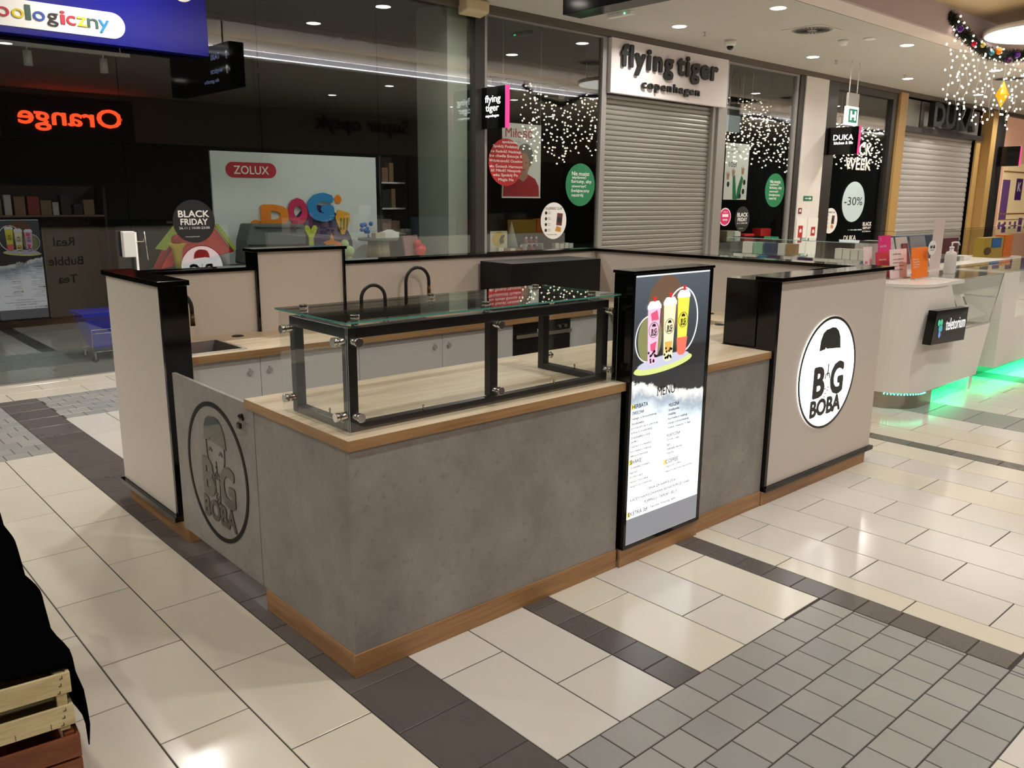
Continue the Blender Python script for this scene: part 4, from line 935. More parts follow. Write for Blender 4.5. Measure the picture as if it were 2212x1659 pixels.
# DUKA portal
dk = thing('shop_sign', 'grey DUKA header panel with raised dark letters above the white shutter', 'sign', (20.2, 6.3, 3.3))
STP = M('satin_panel', hexc(140, 136, 128), .35, .4)
part(box(17.87, 19.02, 6.3, 6.38, 3.36, 3.94), 'header_panel', STP, dk, .003); part(box(19.08, 22.6, 6.3, 6.38, 3.36, 3.94), 'header_panel', STP, dk, .003)
part(MB().box(19.02, 19.08, 6.30, 6.37, 3.36, 3.94), 'seam', BLKF, dk); part(box(17.87, 22.9, 6.24, 6.4, 3.24, 3.355), 'lintel', DKFR, dk)
txt('DUKA', 'lettering', BLKF, dk, (19.2, 6.16, 3.40), X, Z, w=2.45, h=.50, bold=.06, ext=.13)
mu = thing('mural', 'lilac and yellow printed house-front mural with a K flag at the far right', 'mural', (27, 6.2, 0))
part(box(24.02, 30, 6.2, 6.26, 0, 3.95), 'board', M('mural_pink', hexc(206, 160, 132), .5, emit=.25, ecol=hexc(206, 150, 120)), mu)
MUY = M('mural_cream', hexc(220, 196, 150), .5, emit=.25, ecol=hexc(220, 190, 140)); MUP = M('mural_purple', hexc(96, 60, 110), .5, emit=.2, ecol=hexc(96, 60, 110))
part(box(24.5, 29, 6.19, 6.199, .8, 2.75), 'print_house', MUY, mu)
for q in ((24.55, 25.1, 1.2, 2.3), (26.9, 27.5, 1.0, 2.5), (24.9, 25.2, .85, 1.1), (26.2, 26.5, .85, 1.25)): part(box(q[0], q[1], 6.182, 6.189, q[2], q[3]), 'print_block', MUP, mu)
part(box(25.6, 26.1, 6.175, 6.189, 1.75, 2.35), 'print_flag', PURP, mu); txt('K', 'print_letter', WHP, mu, (25.72, 6.174, 2.0), X, Z, w=.25, h=.24, bold=.03)
for k in range(9): part(box(24.6+k*.42, 24.75+k*.42, 6.182, 6.189, .95, 1.15), 'print_window', MUP, mu)
for q in ((24.5, 29, 2.50, 2.54), (24.5, 29, 1.35, 1.39), (24.5, 29, 1.2, 1.22)): part(box(q[0], q[1], 6.178, 6.181, q[2], q[3]), 'print_ledge', M('ledge%d' % int(q[2]*100), hexc(170, 110, 80), .5), mu)
# pillar fittings
def fit(label, x, z, w, h, m, cat='sign', name='wall_sign', sym=None, d=.006):
    t = thing(name, label, cat, (x, 6.117, z-h/2)); part(box(x-w/2, x+w/2, 6.118-d, 6.118, z-h/2, z+h/2), 'plate', m, t)
    if sym: flat('symbol', WHP, t, (x, 6.1175-d, z), X, Z, sym, .001)
    return t
GRS = M('sign_green', hexc(30, 110, 84), .5)
fit('small green arrow sign on the white pillar', 13.98, 1.735, .34, .09, GRS, sym=[(-.12, -.008), (.05, -.008), (.05, -.03), (.13, 0), (.05, .03), (.05, .008), (-.12, .008)])
fit('tiny dark red call-point sign on the white pillar', 13.72, 1.50, .12, .11, M('dark_red', hexc(110, 40, 50), .5), sym=[(-.03, -.02), (.03, -.02), (.03, .03), (-.03, .03)])
fcb = thing('fire_cabinet', 'white fire hose cabinet doors low on the white pillar with two red signs', 'cabinet', (14.02, 6.1, .3))
part(box(13.62, 14.00, 6.10, 6.117, .3, 1.36), 'door', WHP, fcb, .002); part(box(14.03, 14.42, 6.10, 6.117, .3, 1.36), 'door', WHP, fcb, .002)
part(box(13.68, 13.84, 6.094, 6.0995, .98, 1.22), 'red_sign', REDP, fcb); part(box(14.17, 14.32, 6.094, 6.0995, 1.02, 1.19), 'red_sign', REDP, fcb)
for cx, cz in ((13.76, 1.12), (14.245, 1.10)): flat('symbol', WHP, fcb, (cx, 6.0935, cz), X, Z, [(-.04, -.03), (.04, -.03), (.04, .02), (0, .05), (-.04, .02)], .001)
part(box(13.69, 13.83, 6.094, 6.0995, .90, .95), 'red_sign', REDP, fcb)
# exit sign
ex = thing('exit_sign', 'green and white lit exit sign hanging on two rods before the DUKA window', 'sign', (13.2, 5.0, 3.12))
part(box(13.02, 13.40, 4.98, 5.02, 3.30, 3.52), 'grey_top', GRFR, ex); part(box(13.0, 13.40, 4.97, 5.03, 2.99, 3.295), 'panel', M('exit_white', (.9, .95, .92), .5, emit=.55, ecol=(.85, 1, .95)), ex)
part(box(13.05, 13.35, 4.965, 4.9695, 3.03, 3.255), 'green_field', M('exit_green', hexc(20, 120, 90), .5, emit=.25, ecol=hexc(20, 130, 100)), ex)
flat('symbol', WLIT, ex, (13.2, 4.964, 3.14), X, Z, [(-.10, -.07), (-.05, -.07), (-.05, -.02), (.05, -.02), (.05, -.07), (.10, -.07), (.10, .08), (.05, .08), (.05, .02), (-.05, .02), (-.05, .08), (-.10, .08)], .002)
for x in (13.06, 13.34): part(MB().cyl((x, 5.0, 3.52), (x, 5.0, CEIL), .009, n=8), 'rod', RING, ex)

# ================================================================ inside the zoo shop
part(box(5.33, 5.64, 6.30, 6.95, 0, CEIL), 'pillar', M('pillar_plaster', hexc(150, 152, 140), .6), bpy.data.objects['wall_partition'])
zb = thing('poster_board', 'pale ZOLUX poster board with colourful DOGY balloon letters inside the zoo shop', 'poster', (3.55, 6.9, .9))
part(box(2.495, 4.635, 6.90, 6.93, .55, 2.183), 'board', M('board_pale', hexc(206, 212, 208), .5), zb)
ZR = M('zolux_red', hexc(176, 24, 40), .5)
flat('logo_pill', ZR, zb, (2.965, 6.8985, 1.985), X, Z, [(.22+.085*cos(a), .085*sin(a)) for a in [(-pi/2+pi*i/12) for i in range(13)]]+[(-.22+.085*cos(a), .085*sin(a)) for a in [(pi/2+pi*i/12) for i in range(13)]], .002)
txt('ZOLUX', 'logo_text', WHP, zb, (2.965, 6.896, 1.94), X, Z, w=.42, h=.09, bold=.02, align='C')
def bal(s, nm, c, x, z, w, h, b, y=6.893, th=.02):
    mt = bpy.data.materials.get(nm) or M(nm, c, .35); return txt(s, 'balloon_letter', mt, zb, (x+.02, y, z+.02), X, Z, w=w-.04, h=h-.04, bold=.09, ext=th)
flat('purple_cloud', M('cloud_purple', hexc(58, 36, 84), .5), zb, (3.78, 6.8985, 1.30), X, Z, arc(0, 0, .34, .30, 0, 2*pi*.97, 24), .002)
flat('purple_cloud', bpy.data.materials['cloud_purple'], zb, (4.02, 6.896, 1.08), X, Z, arc(0, 0, .24, .30, 0, 2*pi*.97, 24), .002)
bal('D', 'bal_orange', hexc(226, 130, 30), 3.06, 1.36, .33, .24, .13); bal('O', 'bal_pink', hexc(190, 40, 84), 3.385, 1.37, .25, .30, .13, 6.889)
bal('G', 'bal_blue', hexc(40, 130, 190), 3.65, 1.41, .33, .32, .13, 6.885); bal('Y', 'bal_lime', hexc(186, 200, 60), 3.58, 1.08, .18, .27, .10, 6.885)
disc('orange_ball', bpy.data.materials['bal_orange'], zb, (4.07, 6.895, 1.665), X, Z, .05, .055); disc('orange_ball', bpy.data.materials['bal_orange'], zb, (2.98, 6.895, 1.38), X, Z, .07, .05)
flat('dog_mascot_block', M('bal_amber', hexc(226, 160, 40), .5), zb, (4.12, 6.893, 1.42), X, Z, [(-.10, .02), (-.06, .12), (.10, .08), (.11, -.01), (.02, -.18), (-.02, -.18)], .01)
for k in range(3): flat('stripe', M('stripe_green', hexc(90, 120, 50), .5) if 'stripe_green' not in bpy.data.materials else bpy.data.materials['stripe_green'], zb, (4.09+k*.045, 6.881, 1.38), X, Z, [(-.012, -.08), (.006, -.08), (.018, .06), (-.006, .06)], .001)
flat('lime_arrow', bpy.data.materials['bal_orange'], zb, (3.95, 6.88, 1.12), X, Z, [(-.12, .03), (-.02, .06), (0, .14), (.04, .05), (.14, .02), (.04, -.05), (-.04, -.03)], .008)
# display podium and goods
pd = thing('podium', 'dark display podium behind the left shop window', 'podium', (3.3, 6.7, 0)); PDM = M('podium_dark', hexc(74, 76, 74), .5)
part(box(1.75, 5.28, 6.32, 6.88, .90, .94), 'top', PDM, pd); part(box(1.80, 5.25, 6.36, 6.86, 0, .899), 'body', PDM, pd)
ts = thing('pet_tent', 'red and lime triangular pet tent with a yellow toy label', 'pet tent', (2.1, 6.6, .941))
part(MB().prism([(1.75, 6.56, .941), (2.56, 6.56, 1.10), (2.50, 6.56, 1.16), (2.33, 6.56, 1.40), (2.02, 6.56, 1.42)], (0, .25, 0)), 'body', M('tent_red', hexc(206, 40, 44), .6), ts, .01)
part(MB().prism([(1.70, 6.525, 1.16), (1.93, 6.525, 1.42), (2.02, 6.525, 1.42), (1.80, 6.525, 1.14)], (0, .03, 0)), 'lime_edge', M('tent_lime', hexc(150, 170, 60), .6), ts); part(MB().prism([(2.33, 6.525, 1.40), (2.38, 6.525, 1.40), (2.57, 6.525, 1.13), (2.53, 6.525, 1.12)], (0, .03, 0)), 'lime_edge', bpy.data.materials['tent_lime'], ts)
by = thing('toy_ball', 'small red and blue toy ball in a yellow holder beside the pet tent', 'toy', (1.88, 6.42, 1.16))
part(MB().ball((1.88, 6.42, 1.25), .055, 16, 12), 'ball', REDP, by); part(MB().lathe((1.88, 6.42, 0), [(.03, .941), (.05, 1.16), (.09, 1.21), (.085, 1.215), (.04, 1.17)], 20), 'holder', YELP, by)
cr_ = thing('pet_carrier', 'grey soft pet carrier on the podium in front of the poster board', 'carrier', (3.0, 6.6, .941)); GRC = M('grey_fabric', hexc(86, 96, 94), .8)
part(MB().prism([(2.63, 6.45, .96), (3.34, 6.45, .94), (3.38, 6.45, 1.20), (3.36, 6.45, 1.385), (2.72, 6.45, 1.40), (2.66, 6.45, 1.22)], (0, .3, 0)), 'body', GRC, cr_, .02); part(MB().tube([(2.66, 6.44, 1.17), (3.0, 6.43, 1.16), (3.36, 6.44, 1.16)], .008, 6).tube([(2.76, 6.44, 1.36), (3.02, 6.43, 1.35), (3.28, 6.44, 1.35)], .007, 6), 'piping', BLKF, cr_)
rt_ = thing('round_stand', 'round pedestal stand with a small white box on top inside the zoo shop', 'stand', (4.45, 6.6, .941)); WD = M('pale_wood', hexc(170, 156, 128), .5)
part(MB().lathe((4.45, 6.6, 0), [(.24, 1.17), (.25, 1.18), (.25, 1.195), (.24, 1.20)], 32), 'top', GRC, rt_); part(MB().lathe((4.45, 6.6, 0), [(.15, .941), (.13, 1.17)], 24), 'column', WD, rt_)
wb_ = thing('gift_box', 'small white carry box with a curved top on the round stand', 'box', (4.60, 6.6, 1.2)); part(MB().prism([(4.50, 6.52, 1.201), (4.71, 6.52, 1.201), (4.71, 6.52, 1.27), (4.67, 6.52, 1.275), (4.61, 6.52, 1.30), (4.54, 6.52, 1.275), (4.50, 6.52, 1.27)], (0, .12, 0)), 'body', WHP, wb_)
part(box(4.35, 4.49, 6.5, 6.6, 1.201, 1.265), 'side_pack', M('pack_pale', hexc(200, 196, 170), .6), wb_)
bl = thing('plush_toy', 'blue crinkled toy bow on the round stand', 'toy', (4.36, 6.7, 1.2)); m_ = MB(); random.seed(2)
for k in range(9): m_.ball((4.33+random.uniform(-.07, .07), 6.68, 1.28+random.uniform(-.05, .10)), random.uniform(.02, .035), 8, 6)
m_.cyl((4.36, 6.68, 1.201), (4.36, 6.68, 1.24), .01); part(m_, 'bow', BLUEP, bl)
rb = thing('toy_pack', 'colourful packet with a red ball on a white tray, right in the zoo window', 'toy', (5.0, 6.5, .941))
part(MB().box(4.68, 5.30, 6.36, 6.56, .941, .965), 'tray', WHP, rb, .004); part(MB().prism([(4.78, 6.48, .966), (5.02, 6.48, .966), (4.96, 6.48, 1.23), (4.74, 6.48, 1.22)], (0, .03, 0)), 'packet', M('pack_mixed', hexc(150, 110, 110), .5), rb); part(MB().ball((4.97, 6.42, 1.045), .08, 18, 12, (1, .7, .9)), 'ball', M('toy_red', hexc(214, 30, 36), .4), rb); part(MB().ball((4.92, 6.42, 1.13), .05, 14, 10), 'ball', bpy.data.materials['toy_red'], rb)
dg = thing('plush_toy', 'green and orange plush toy peeking over the tall back panel', 'toy', (3.95, 6.5, .941)); part(MB().ball((3.93, 6.45, 1.06), .07, 14, 10).ball((3.88, 6.45, 1.15), .05, 12, 8).cyl((3.93, 6.45, .941), (3.93, 6.45, 1.03), .04), 'body', M('plush_green', hexc(170, 190, 130), .8), dg); part(MB().ball((3.80, 6.47, 1.13), .055, 10, 8, (1.5, .6, .7)), 'ear', M('plush_orange', hexc(210, 110, 50), .8), dg)
# dark shelf units with goods at the left and behind the pillar
ORD = ['first', 'second', 'third', 'fourth', 'fifth', 'sixth', 'seventh', 'eighth', 'ninth', 'tenth', 'eleventh', 'twelfth', 'thirteenth', 'fourteenth', 'fifteenth']
def shelf(label, x0, x1, y, zs, m, goods, cat='shelf', gcols=None, dep=.35, gr=None):
    t = thing('shelf_unit', label, cat, ((x0+x1)/2, y+dep/2, 0))
    part(box(x0, x0+.03, y, y+dep, 0, max(zs)+.35), 'side', m, t); part(box(x1-.03, x1, y, y+dep, 0, max(zs)+.35), 'side', m, t); part(box(x0+.03, x1-.03, y+dep-.02, y+dep, 0, max(zs)+.35), 'back', m, t)
    random.seed(int(x0*10)+3)
    for z in zs:
        part(box(x0+.031, x1-.031, y, y+dep-.021, z-.02, z), 'shelf', goods, t)
        x = x0+.06; nn = 0
        while x < x1-.16:
            w, h = random.uniform(.06, .13), random.uniform(.12, .26); k = random.randrange(len(gcols))
            nn += 1; single(box(x, x+w, y+.03, y+.16, z+.0005, z+h), 'goods_pack', gcols[k][0], '%s pack, %s from the left on the %s board of the %s' % (gcols[k][1], ORD[nn-1], (['bottom', 'middle', 'top'] if len(zs) > 1 else ['only'])[list(zs).index(z)], gr), 'pack', (gr or label[:30])+' goods'); x += w+random.uniform(.01, .05)
    return t
GC = [(M('g_white', hexc(190, 186, 180), .6), 'pale'), (M('g_dark', hexc(50, 46, 46), .6), 'dark'), (M('g_red', hexc(150, 60, 50), .6), 'reddish'), (M('g_tan', hexc(140, 110, 84), .6), 'tan')]
shelf('dark shelf unit with packs far left behind the shop glass', .55, 2.0, 9.0, (1.45,), M('shelf_dark', hexc(60, 50, 46), .6), M('shelf_board', hexc(130, 96, 86), .6), gcols=GC, gr='far left shelf')
shelf('white shelf boards with dark folded goods right of the poster board', 5.15, 5.60, 7.6, (1.2, 1.55, 1.9), DKW, WHP, gcols=[GC[1], GC[3]], gr='right shelf')
# basket on wheels
bk = thing('wheeled_basket', 'blue plastic shopping basket on castors in a wire frame, on the zoo shop floor', 'basket', (1.25, 7.0, 0)); BB = M('basket_blue', hexc(24, 44, 200), .35)
b0 = [(1.12, 6.86, .14), (1.46, 6.86, .14), (1.46, 7.16, .14), (1.12, 7.16, .14)]; b1 = [(1.02, 6.78, .50), (1.56, 6.78, .50), (1.56, 7.24, .50), (1.02, 7.24, .50)]
part(MB().add(b0+b1, [(3, 2, 1, 0), (0, 1, 5, 4), (1, 2, 6, 5), (2, 3, 7, 6), (3, 0, 4, 7)]), 'body', BB, bk).modifiers.new('t', 'SOLIDIFY').thickness = .008
part(MB().box(1.0, 1.58, 6.76, 6.79, .48, .51).box(1.0, 1.58, 7.23, 7.26, .48, .51).box(1.0, 1.03, 6.79, 7.23, .48, .51).box(1.55, 1.58, 6.79, 7.23, .48, .51), 'rim', BB, bk)
fr = MB(); 
for y in (6.80, 7.20): fr.tube([(1.08, y, .10), (1.08, y, .34), (1.5, y, .34), (1.5, y, .10)], .006, 6); fr.tube([(1.08, y, .11), (1.5, y, .11)], .006, 6); fr.tube([(1.08, y, .30), (1.5, y, .30)], .004, 6)
part(fr, 'wire_frame', CHR, bk)
for x in (1.10, 1.48):
    for y in (6.82, 7.18):
        c = part(MB().cyl((x, y-.012, .035), (x, y+.012, .035), .034), 'castor', BLKF, bk); part(MB().box(x-.008, x+.008, y-.018, y-.014, .03, .10).box(x-.008, x+.008, y+.014, y+.018, .03, .10), 'fork', CHR, c)
ds = thing('dispenser_stand', 'white hand-gel dispenser on a pole just inside the left shop glass', 'stand', (1.37, 6.12, 0))
part(box(1.25, 1.36, 6.08, 6.16, 1.115, 1.36), 'dispenser', WHP, ds, .008); part(MB().cyl((1.375, 6.12, .02), (1.375, 6.12, 1.35), .011), 'pole', WHP, ds); part(MB().cyl((1.375, 6.12, 0), (1.375, 6.12, .02), .07, n=24), 'base', WHP, ds); part(MB().tube([(1.375, 6.11, 1.26), (1.44, 6.10, 1.26), (1.445, 6.10, 1.29)], .005, 6).tube([(1.47, 6.10, 1.08), (1.455, 6.10, 1.36)], .004, 6), 'hook', CHR, ds)
# ceiling spots inside shops
def track(label, x0, x1, y, z, xs_):
    t = thing('track_light', label, 'track light', ((x0+x1)/2, y, z), 'white spotlight tracks inside the shops'); part(box(x0, x1, y-.03, y+.03, z, z+.04), 'rail', WHP, t)
    for x in (x0+.1, x1-.1): part(MB().cyl((x, y, z+.04), (x, y, CEIL), .006, n=6), 'rod', WHP, t)
    for x in xs_: s = part(MB().cyl((x, y, z-.20), (x, y, z-.04), .045), 'spot', WHP, t); part(MB().cyl((x, y, z-.04), (x, y, z), .01, n=6), 'neck', WHP, s)
track('white spotlight track in the tiger window, left of the grey shutter', 6.5, 9.0, 7.3, 3.42, [6.85, 7.15, 7.75, 8.35])
track('white spotlight track in the window left of the white pillar', 11.3, 13.3, 7.2, 3.38, [11.5, 12.0, 12.6])
track('white spotlight track high in the DUKA window', 15.0, 17.2, 7.2, 3.55, [15.2, 15.9, 16.5, 17.0])
track('white spotlight track deep inside the dark zoo shop', 0, 2.3, 8.6, 3.3, [.4, 1.2, 2.0])

# ---- tiger window dressing
ps = thing('poster', 'hanging poster of a grey-haired woman in a red jumper headed Milosc', 'poster', (6.65, 6.35, 1.71))
part(box(6.285, 7.005, 6.35, 6.356, 1.715, 2.685), 'sheet', M('poster_white', hexc(222, 218, 212), .6), ps)
txt('Miłość', 'print_text', REDP, ps, (6.34, 6.3495, 2.50), X, Z, w=.50, h=.135, bold=.0, ext=.0008); txt('papierowe lampki 16 zł', 'print_text', GRYP, ps, (6.38, 6.3495, 2.43), X, Z, w=.24, h=.025, ext=.0008)
HA = M('print_hair', hexc(120, 116, 112), .7); SKN = M('print_skin', hexc(176, 130, 108), .6); JR = M('print_jumper', hexc(160, 22, 30), .6)
flat('print_jumper', JR, ps, (6.66, 6.3495, 1.72), X, Z, [(-.36, 0), (-.35, .14), (-.26, .24), (-.12, .28), (.10, .30), (.24, .24), (.31, .14), (.32, 0)], .001)
flat('print_neck', SKN, ps, (6.66, 6.348, 1.94), X, Z, [(-.09, .03), (-.06, .16), (.08, .16), (.10, .05), (.02, -.02)], .001)
flat('print_hair', HA, ps, (6.70, 6.3475, 2.20), X, Z, arc(0, .06, .155, .17, 0, 2*pi*.97, 26), .001)
flat('print_face', SKN, ps, (6.68, 6.346, 2.16), X, Z, arc(0, 0, .105, .15, 0, 2*pi*.97, 26), .001)
for sx in (-1, 1): flat('print_eye', BFK, ps, (6.68+sx*.04, 6.3445, 2.18), X, Z, arc(0, 0, .014, .005, 0, 2*pi*.9, 10), .001)
flat('print_mouth', JR, ps, (6.68, 6.3445, 2.08), X, Z, arc(0, 0, .03, .008, 0, 2*pi*.9, 10), .001)
part(MB().box(6.285, 7.005, 6.345, 6.362, 1.70, 1.714), 'bottom_rail', WHP, ps)
for x in (6.3, 6.99): part(MB().cyl((x, 6.353, 2.685), (x, 6.353, CEIL), .0015, n=4), 'cord', WHP, ps)
p2 = thing('poster', 'tall white 10 zl poster with hands in green sleeves holding ornaments', 'poster', (11.77, 6.3, 1.7))
part(box(11.41, 12.13, 6.30, 6.306, 1.70, 2.665), 'sheet', bpy.data.materials['poster_white'], p2)
txt('Ozdoby\nna wesoło', 'print_text', GRYP, p2, (11.44, 6.2995, 2.50), X, Z, w=.42, h=.13, ext=.0008); txt('10zł', 'print_text', BFK, p2, (11.52, 6.2995, 2.26), X, Z, w=.24, h=.09, ext=.0008)
GS = M('print_sleeve', hexc(30, 110, 70), .6)
for pts in ([(.28, 0), (.40, 0), (.36, .22), (.32, .42), (.25, .40)], [(.38, 0), (.50, .02), (.58, .36), (.52, .42), (.42, .20)]): flat('print_sleeve', GS, p2, (11.41, 6.2995, 1.705), X, Z, pts, .001)
for cx, cz in ((.26, .46), (.55, .50), (.10, .40)): flat('print_hand', SKN, p2, (11.41+cx, 6.2985, 1.705+cz), X, Z, [(-.03, -.06), (.03, -.06), (.06, .05), (.03, .03), (.01, .09), (-.01, .03), (-.05, .07)], .001)
for cx, cz in ((.12, .26), (.60, .14), (.62, .30), (.50, .06)): flat('print_ornament', BFK, p2, (11.41+cx, 6.2985, 1.705+cz), X, Z, arc(0, 0, .04, .05, 0, 2*pi*.95, 9), .001)
for x in (11.43, 12.11): part(MB().cyl((x, 6.303, 2.665), (x, 6.303, CEIL), .0015, n=4), 'cord', WHP, p2)
tp = thing('podium', 'low display podium in the tiger window with Christmas goods', 'podium', (6.95, 6.65, 0)); part(box(5.9, 8.0, 6.33, 7.0, 0, .93), 'body', PDM, tp); part(box(5.9, 8.0, 6.33, 7.0, .9305, .95), 'top', PDM, tp)
tp2 = thing('podium', 'low display podium in the window left of the white pillar', 'podium', (12.2, 6.65, 0)); part(box(11.2, 13.3, 6.33, 7.0, 0, .93), 'body', PDM, tp2); part(box(11.2, 13.3, 6.33, 7.0, .9305, .95), 'top', PDM, tp2)
cd = thing('picture_card', 'square card with a gold disc picture on the tiger window podium', 'card', (6.37, 6.5, .951)); part(box(6.21, 6.52, 6.5, 6.512, .951, 1.25), 'card', bpy.data.materials['pack_pale'], cd); disc('gold_print', M('gold_print', hexc(196, 160, 70), .5), cd, (6.36, 6.4995, 1.14), X, Z, .12, .10); flat('print_bird', BFK, cd, (6.42, 6.497, 1.14), X, Z, [(-.03, -.07), (.04, -.05), (.02, 0), (.06, .06), (-.02, .04), (-.05, -.02)], .001)
for k in range(4): single(box(6.26+.11*k, 6.35+.11*k, 6.38, 6.44, .951, 1.03-.01*k), 'gift_pack', [bpy.data.materials['pack_pale'], GC[3][0]][k % 2], ['cream small pack below the gold disc card, leftmost', 'tan small pack below the gold disc card', 'cream small pack right of the tan one', 'tan small pack beside the cone tree'][k], 'pack', 'small packs before the gold disc card')
single(MB().cyl((6.645, 6.55, .951), (6.645, 6.55, 1.37), .115, .004, 24), 'cone_tree', M('grey_cone', hexc(140, 142, 136), .7), 'grey cone-shaped Christmas tree in the tiger window', 'ornament')
SR = M('santa_red', hexc(150, 40, 44), .5)
def santa(x, z, lb):
    t = thing('figurine', lb, 'figurine', (x, 6.5, z), 'small red and white figurines in rows'); part(MB().lathe((x, 6.5, z), [(.028, 0), (.03, .05), (.018, .07)], 12), 'body', SR, t); part(MB().ball((x, 6.495, z+.082), .018, 10, 8), 'head', WHP, t); part(MB().cyl((x, 6.5, z+.09), (x, 6.5, z+.135), .016, .002, 10), 'hat', SR, t); return t
santa(6.78, .951, 'small red and white figurine standing alone left of the two rows')
rs = thing('riser', 'small white riser carrying the upper row of figurines', 'stand', (7.0, 6.49, .951)); part(box(6.83, 7.17, 6.44, 6.54, 1.055, 1.0595), 'board', WHP, rs); part(MB().box(6.83, 6.84, 6.44, 6.54, .951, 1.0545).box(7.16, 7.17, 6.44, 6.54, .951, 1.0545), 'side', WHP, rs)
for k in range(3):
    santa(6.88+.1*k, 1.06, 'small red and white figurine, %s of the upper row' % ['left', 'middle', 'right'][k]); santa(6.89+.1*k, .951, 'small red and white figurine, %s of the lower row' % ['left', 'middle', 'right'][k])
for k in range(4): single(box(7.48+.1*k, 7.56+.1*k, 6.5, 6.57, .951, 1.05-.01*(k % 2)), 'mug_box', WHP, 'small white box, %s in the right corner of the tiger window' % ['first', 'second', 'third', 'fourth'][k], 'box', 'white boxes in the tiger window')
for k in range(5): single(MB().box(5.92, 6.03, 6.40, 6.43, .951+.13*k, 1.07+.13*k), 'green_pack', GRNP, 'green packet, %s in the stack at the left of the tiger window' % ['lowest', 'second', 'third', 'fourth', 'topmost'][k], 'pack', 'stacked green packets')
for k, (a, b, h, mt, lb) in enumerate(((11.3, 11.55, .30, SR, 'dark red patterned box at the left of the right tiger window'), (11.78, 12.0, .20, bpy.data.materials['pack_pale'], 'cream box with a bow in the right tiger window'), (12.02, 12.22, .19, WHP, 'white box beside the cream one'), (12.35, 12.68, .13, M('bright_red', hexc(216, 44, 40), .5), 'bright red roll in the right tiger window'), (12.9, 13.25, .22, bpy.data.materials['bright_red'], 'large red box at the right of the right tiger window'))): single(box(a, b, 6.42, 6.62, .951, .951+h), 'gift_box', mt, lb, 'box', bev=.01)
single(box(12.5, 13.0, 8.5, 8.6, 1.15, 2.1), 'banner', M('panel_maroon', hexc(110, 30, 60), .5), 'maroon panel deep inside behind the green sticker', 'panel')
# ================================================================ PHONE ISLAND on the right
ISW = M('island_white', hexc(240, 236, 228), .25)
isl = thing('sales_counter', 'white curved-end phone sales counter with chrome base and green glow', 'counter', (6.4, .7, 0))
cx, cy, r = 5.78, .68, .31
q = arc(cx, cy, r, r, -pi/2, -pi, 12)
def run(z0_, z1_, d=0): # west side with rounded corner
    P = [(6.0, .37+d)]+[(cx+(r-d)*cos(-pi/2-pi/2*i/12), cy+(r-d)*sin(-pi/2-pi/2*i/12)) for i in range(13)]+[(5.47+d, 3.2), (6.0, 3.2)]
    return MB().prism([(a, b, z0_) for a, b in P], (0, 0, z1_-z0_))
part(run(.14, 1.02), 'curved_body', ISW, isl); part(run(1.021, 1.05, -.008), 'top', ISW, isl, .003); part(run(0, .1395, .03), 'chrome_base', M('base_steel', hexc(170, 160, 148), .22, .9), isl)
part(MB().prism([(6.001, .37, .14), (6.90, .37, .14), (7.10, .37, .60), (6.40, .37, .60), (6.07, .37, 1.02), (6.001, .37, 1.02)], (0, .5, 0)), 'front_body', ISW, isl)
part(MB().prism([(6.84, .40, .0), (6.88, .40, .0), (6.93, .40, .139), (6.84, .40, .139)], (0, .4, 0)), 'foot', ISW, isl)
part(MB().prism([(6.12, .375, 1.0), (6.42, .375, .62), (7.10, .375, .62), (7.31, .375, 1.049), (6.36, .375, 1.049), (6.36, .375, 1.018), (6.11, .375, 1.018)], (0, .006, 0)), 'glass_pane', GLS, isl)
part(MB().prism([(6.351, .372, 1.0505), (7.33, .372, 1.0505), (7.33, .86, 1.0505), (6.351, .86, 1.0505)], (0, 0, .008)), 'glass_top', GLS, isl)
part(box(6.001, 6.35, .37, .869, 1.021, 1.05), 'top', ISW, isl)
part(MB().tube([(6.44, .378, .615), (7.10, .378, .615), (7.32, .378, 1.05), (6.36, .378, 1.05)], .005, 6), 'glass_rim', STEEL, isl)
part(MB().prism([(6.1, .87, .6), (7.34, .87, .6), (7.34, .87, 1.05), (6.1, .87, 1.05)], (0, .02, 0)), 'back_panel', ISW, isl)
part(MB().prism([(6.25, .40, .665), (7.1, .40, .665), (7.1, .84, .885), (6.25, .84, .885)], (0, .0, .01)), 'sloped_shelf', bpy.data.materials['g_white'], isl)
for k in range(16): part(MB().ball((cx+(r-.005)*cos(-pi*.48-pi*.42*k/15), cy+(r-.005)*sin(-pi*.48-pi*.42*k/15), .128), .006, 8, 6), 'led', M('led_green', (.1, 1, .6), .5, emit=9, ecol=(.05, 1, .55)) if 'led_green' not in bpy.data.materials else bpy.data.materials['led_green'], isl)
part(MB().box(6.0, 6.8, .60, .604, .012, .138), 'mirror_plinth', M('plinth_mirror', hexc(150, 150, 146), .12, .8), isl)
part(MB().box(5.9, 6.85, .42, .44, .134, .1395), 'led_strip', M('led_strip_green', (.1, 1, .6), .5, emit=4, ecol=(.02, 1, .35)), isl)
gl_ = area('green_under_glow', (6.5, .52, .125), .5, 1.6, (.015, 1, .33)); gl_.data.shape = 'RECTANGLE'; gl_.data.size = 1.0; gl_.data.size_y = .2
i2 = thing('sales_counter', 'second white counter module with a green underglow at the right edge', 'counter', (8.5, .7, 0))
part(box(7.36, 9.9, .37, .95, .14, .60), 'body', ISW, i2); part(box(7.36, 7.75, .37, .95, .601, 1.05), 'side_block', ISW, i2); part(box(7.751, 9.9, .93, .95, .601, 1.05), 'back_panel', ISW, i2)
part(box(7.751, 9.9, .372, .378, .601, 1.05), 'glass_pane', GLS, i2); part(box(7.36, 9.9, .37, .95, 1.051, 1.07), 'glass_top', GLS, i2); part(box(7.5, 9.8, .6, .62, 0, .139), 'mirror_plinth', bpy.data.materials['plinth_mirror'], i2)
part(MB().box(7.4, 9.9, .42, .44, .134, .1395), 'led_strip', bpy.data.materials['led_strip_green'], i2)
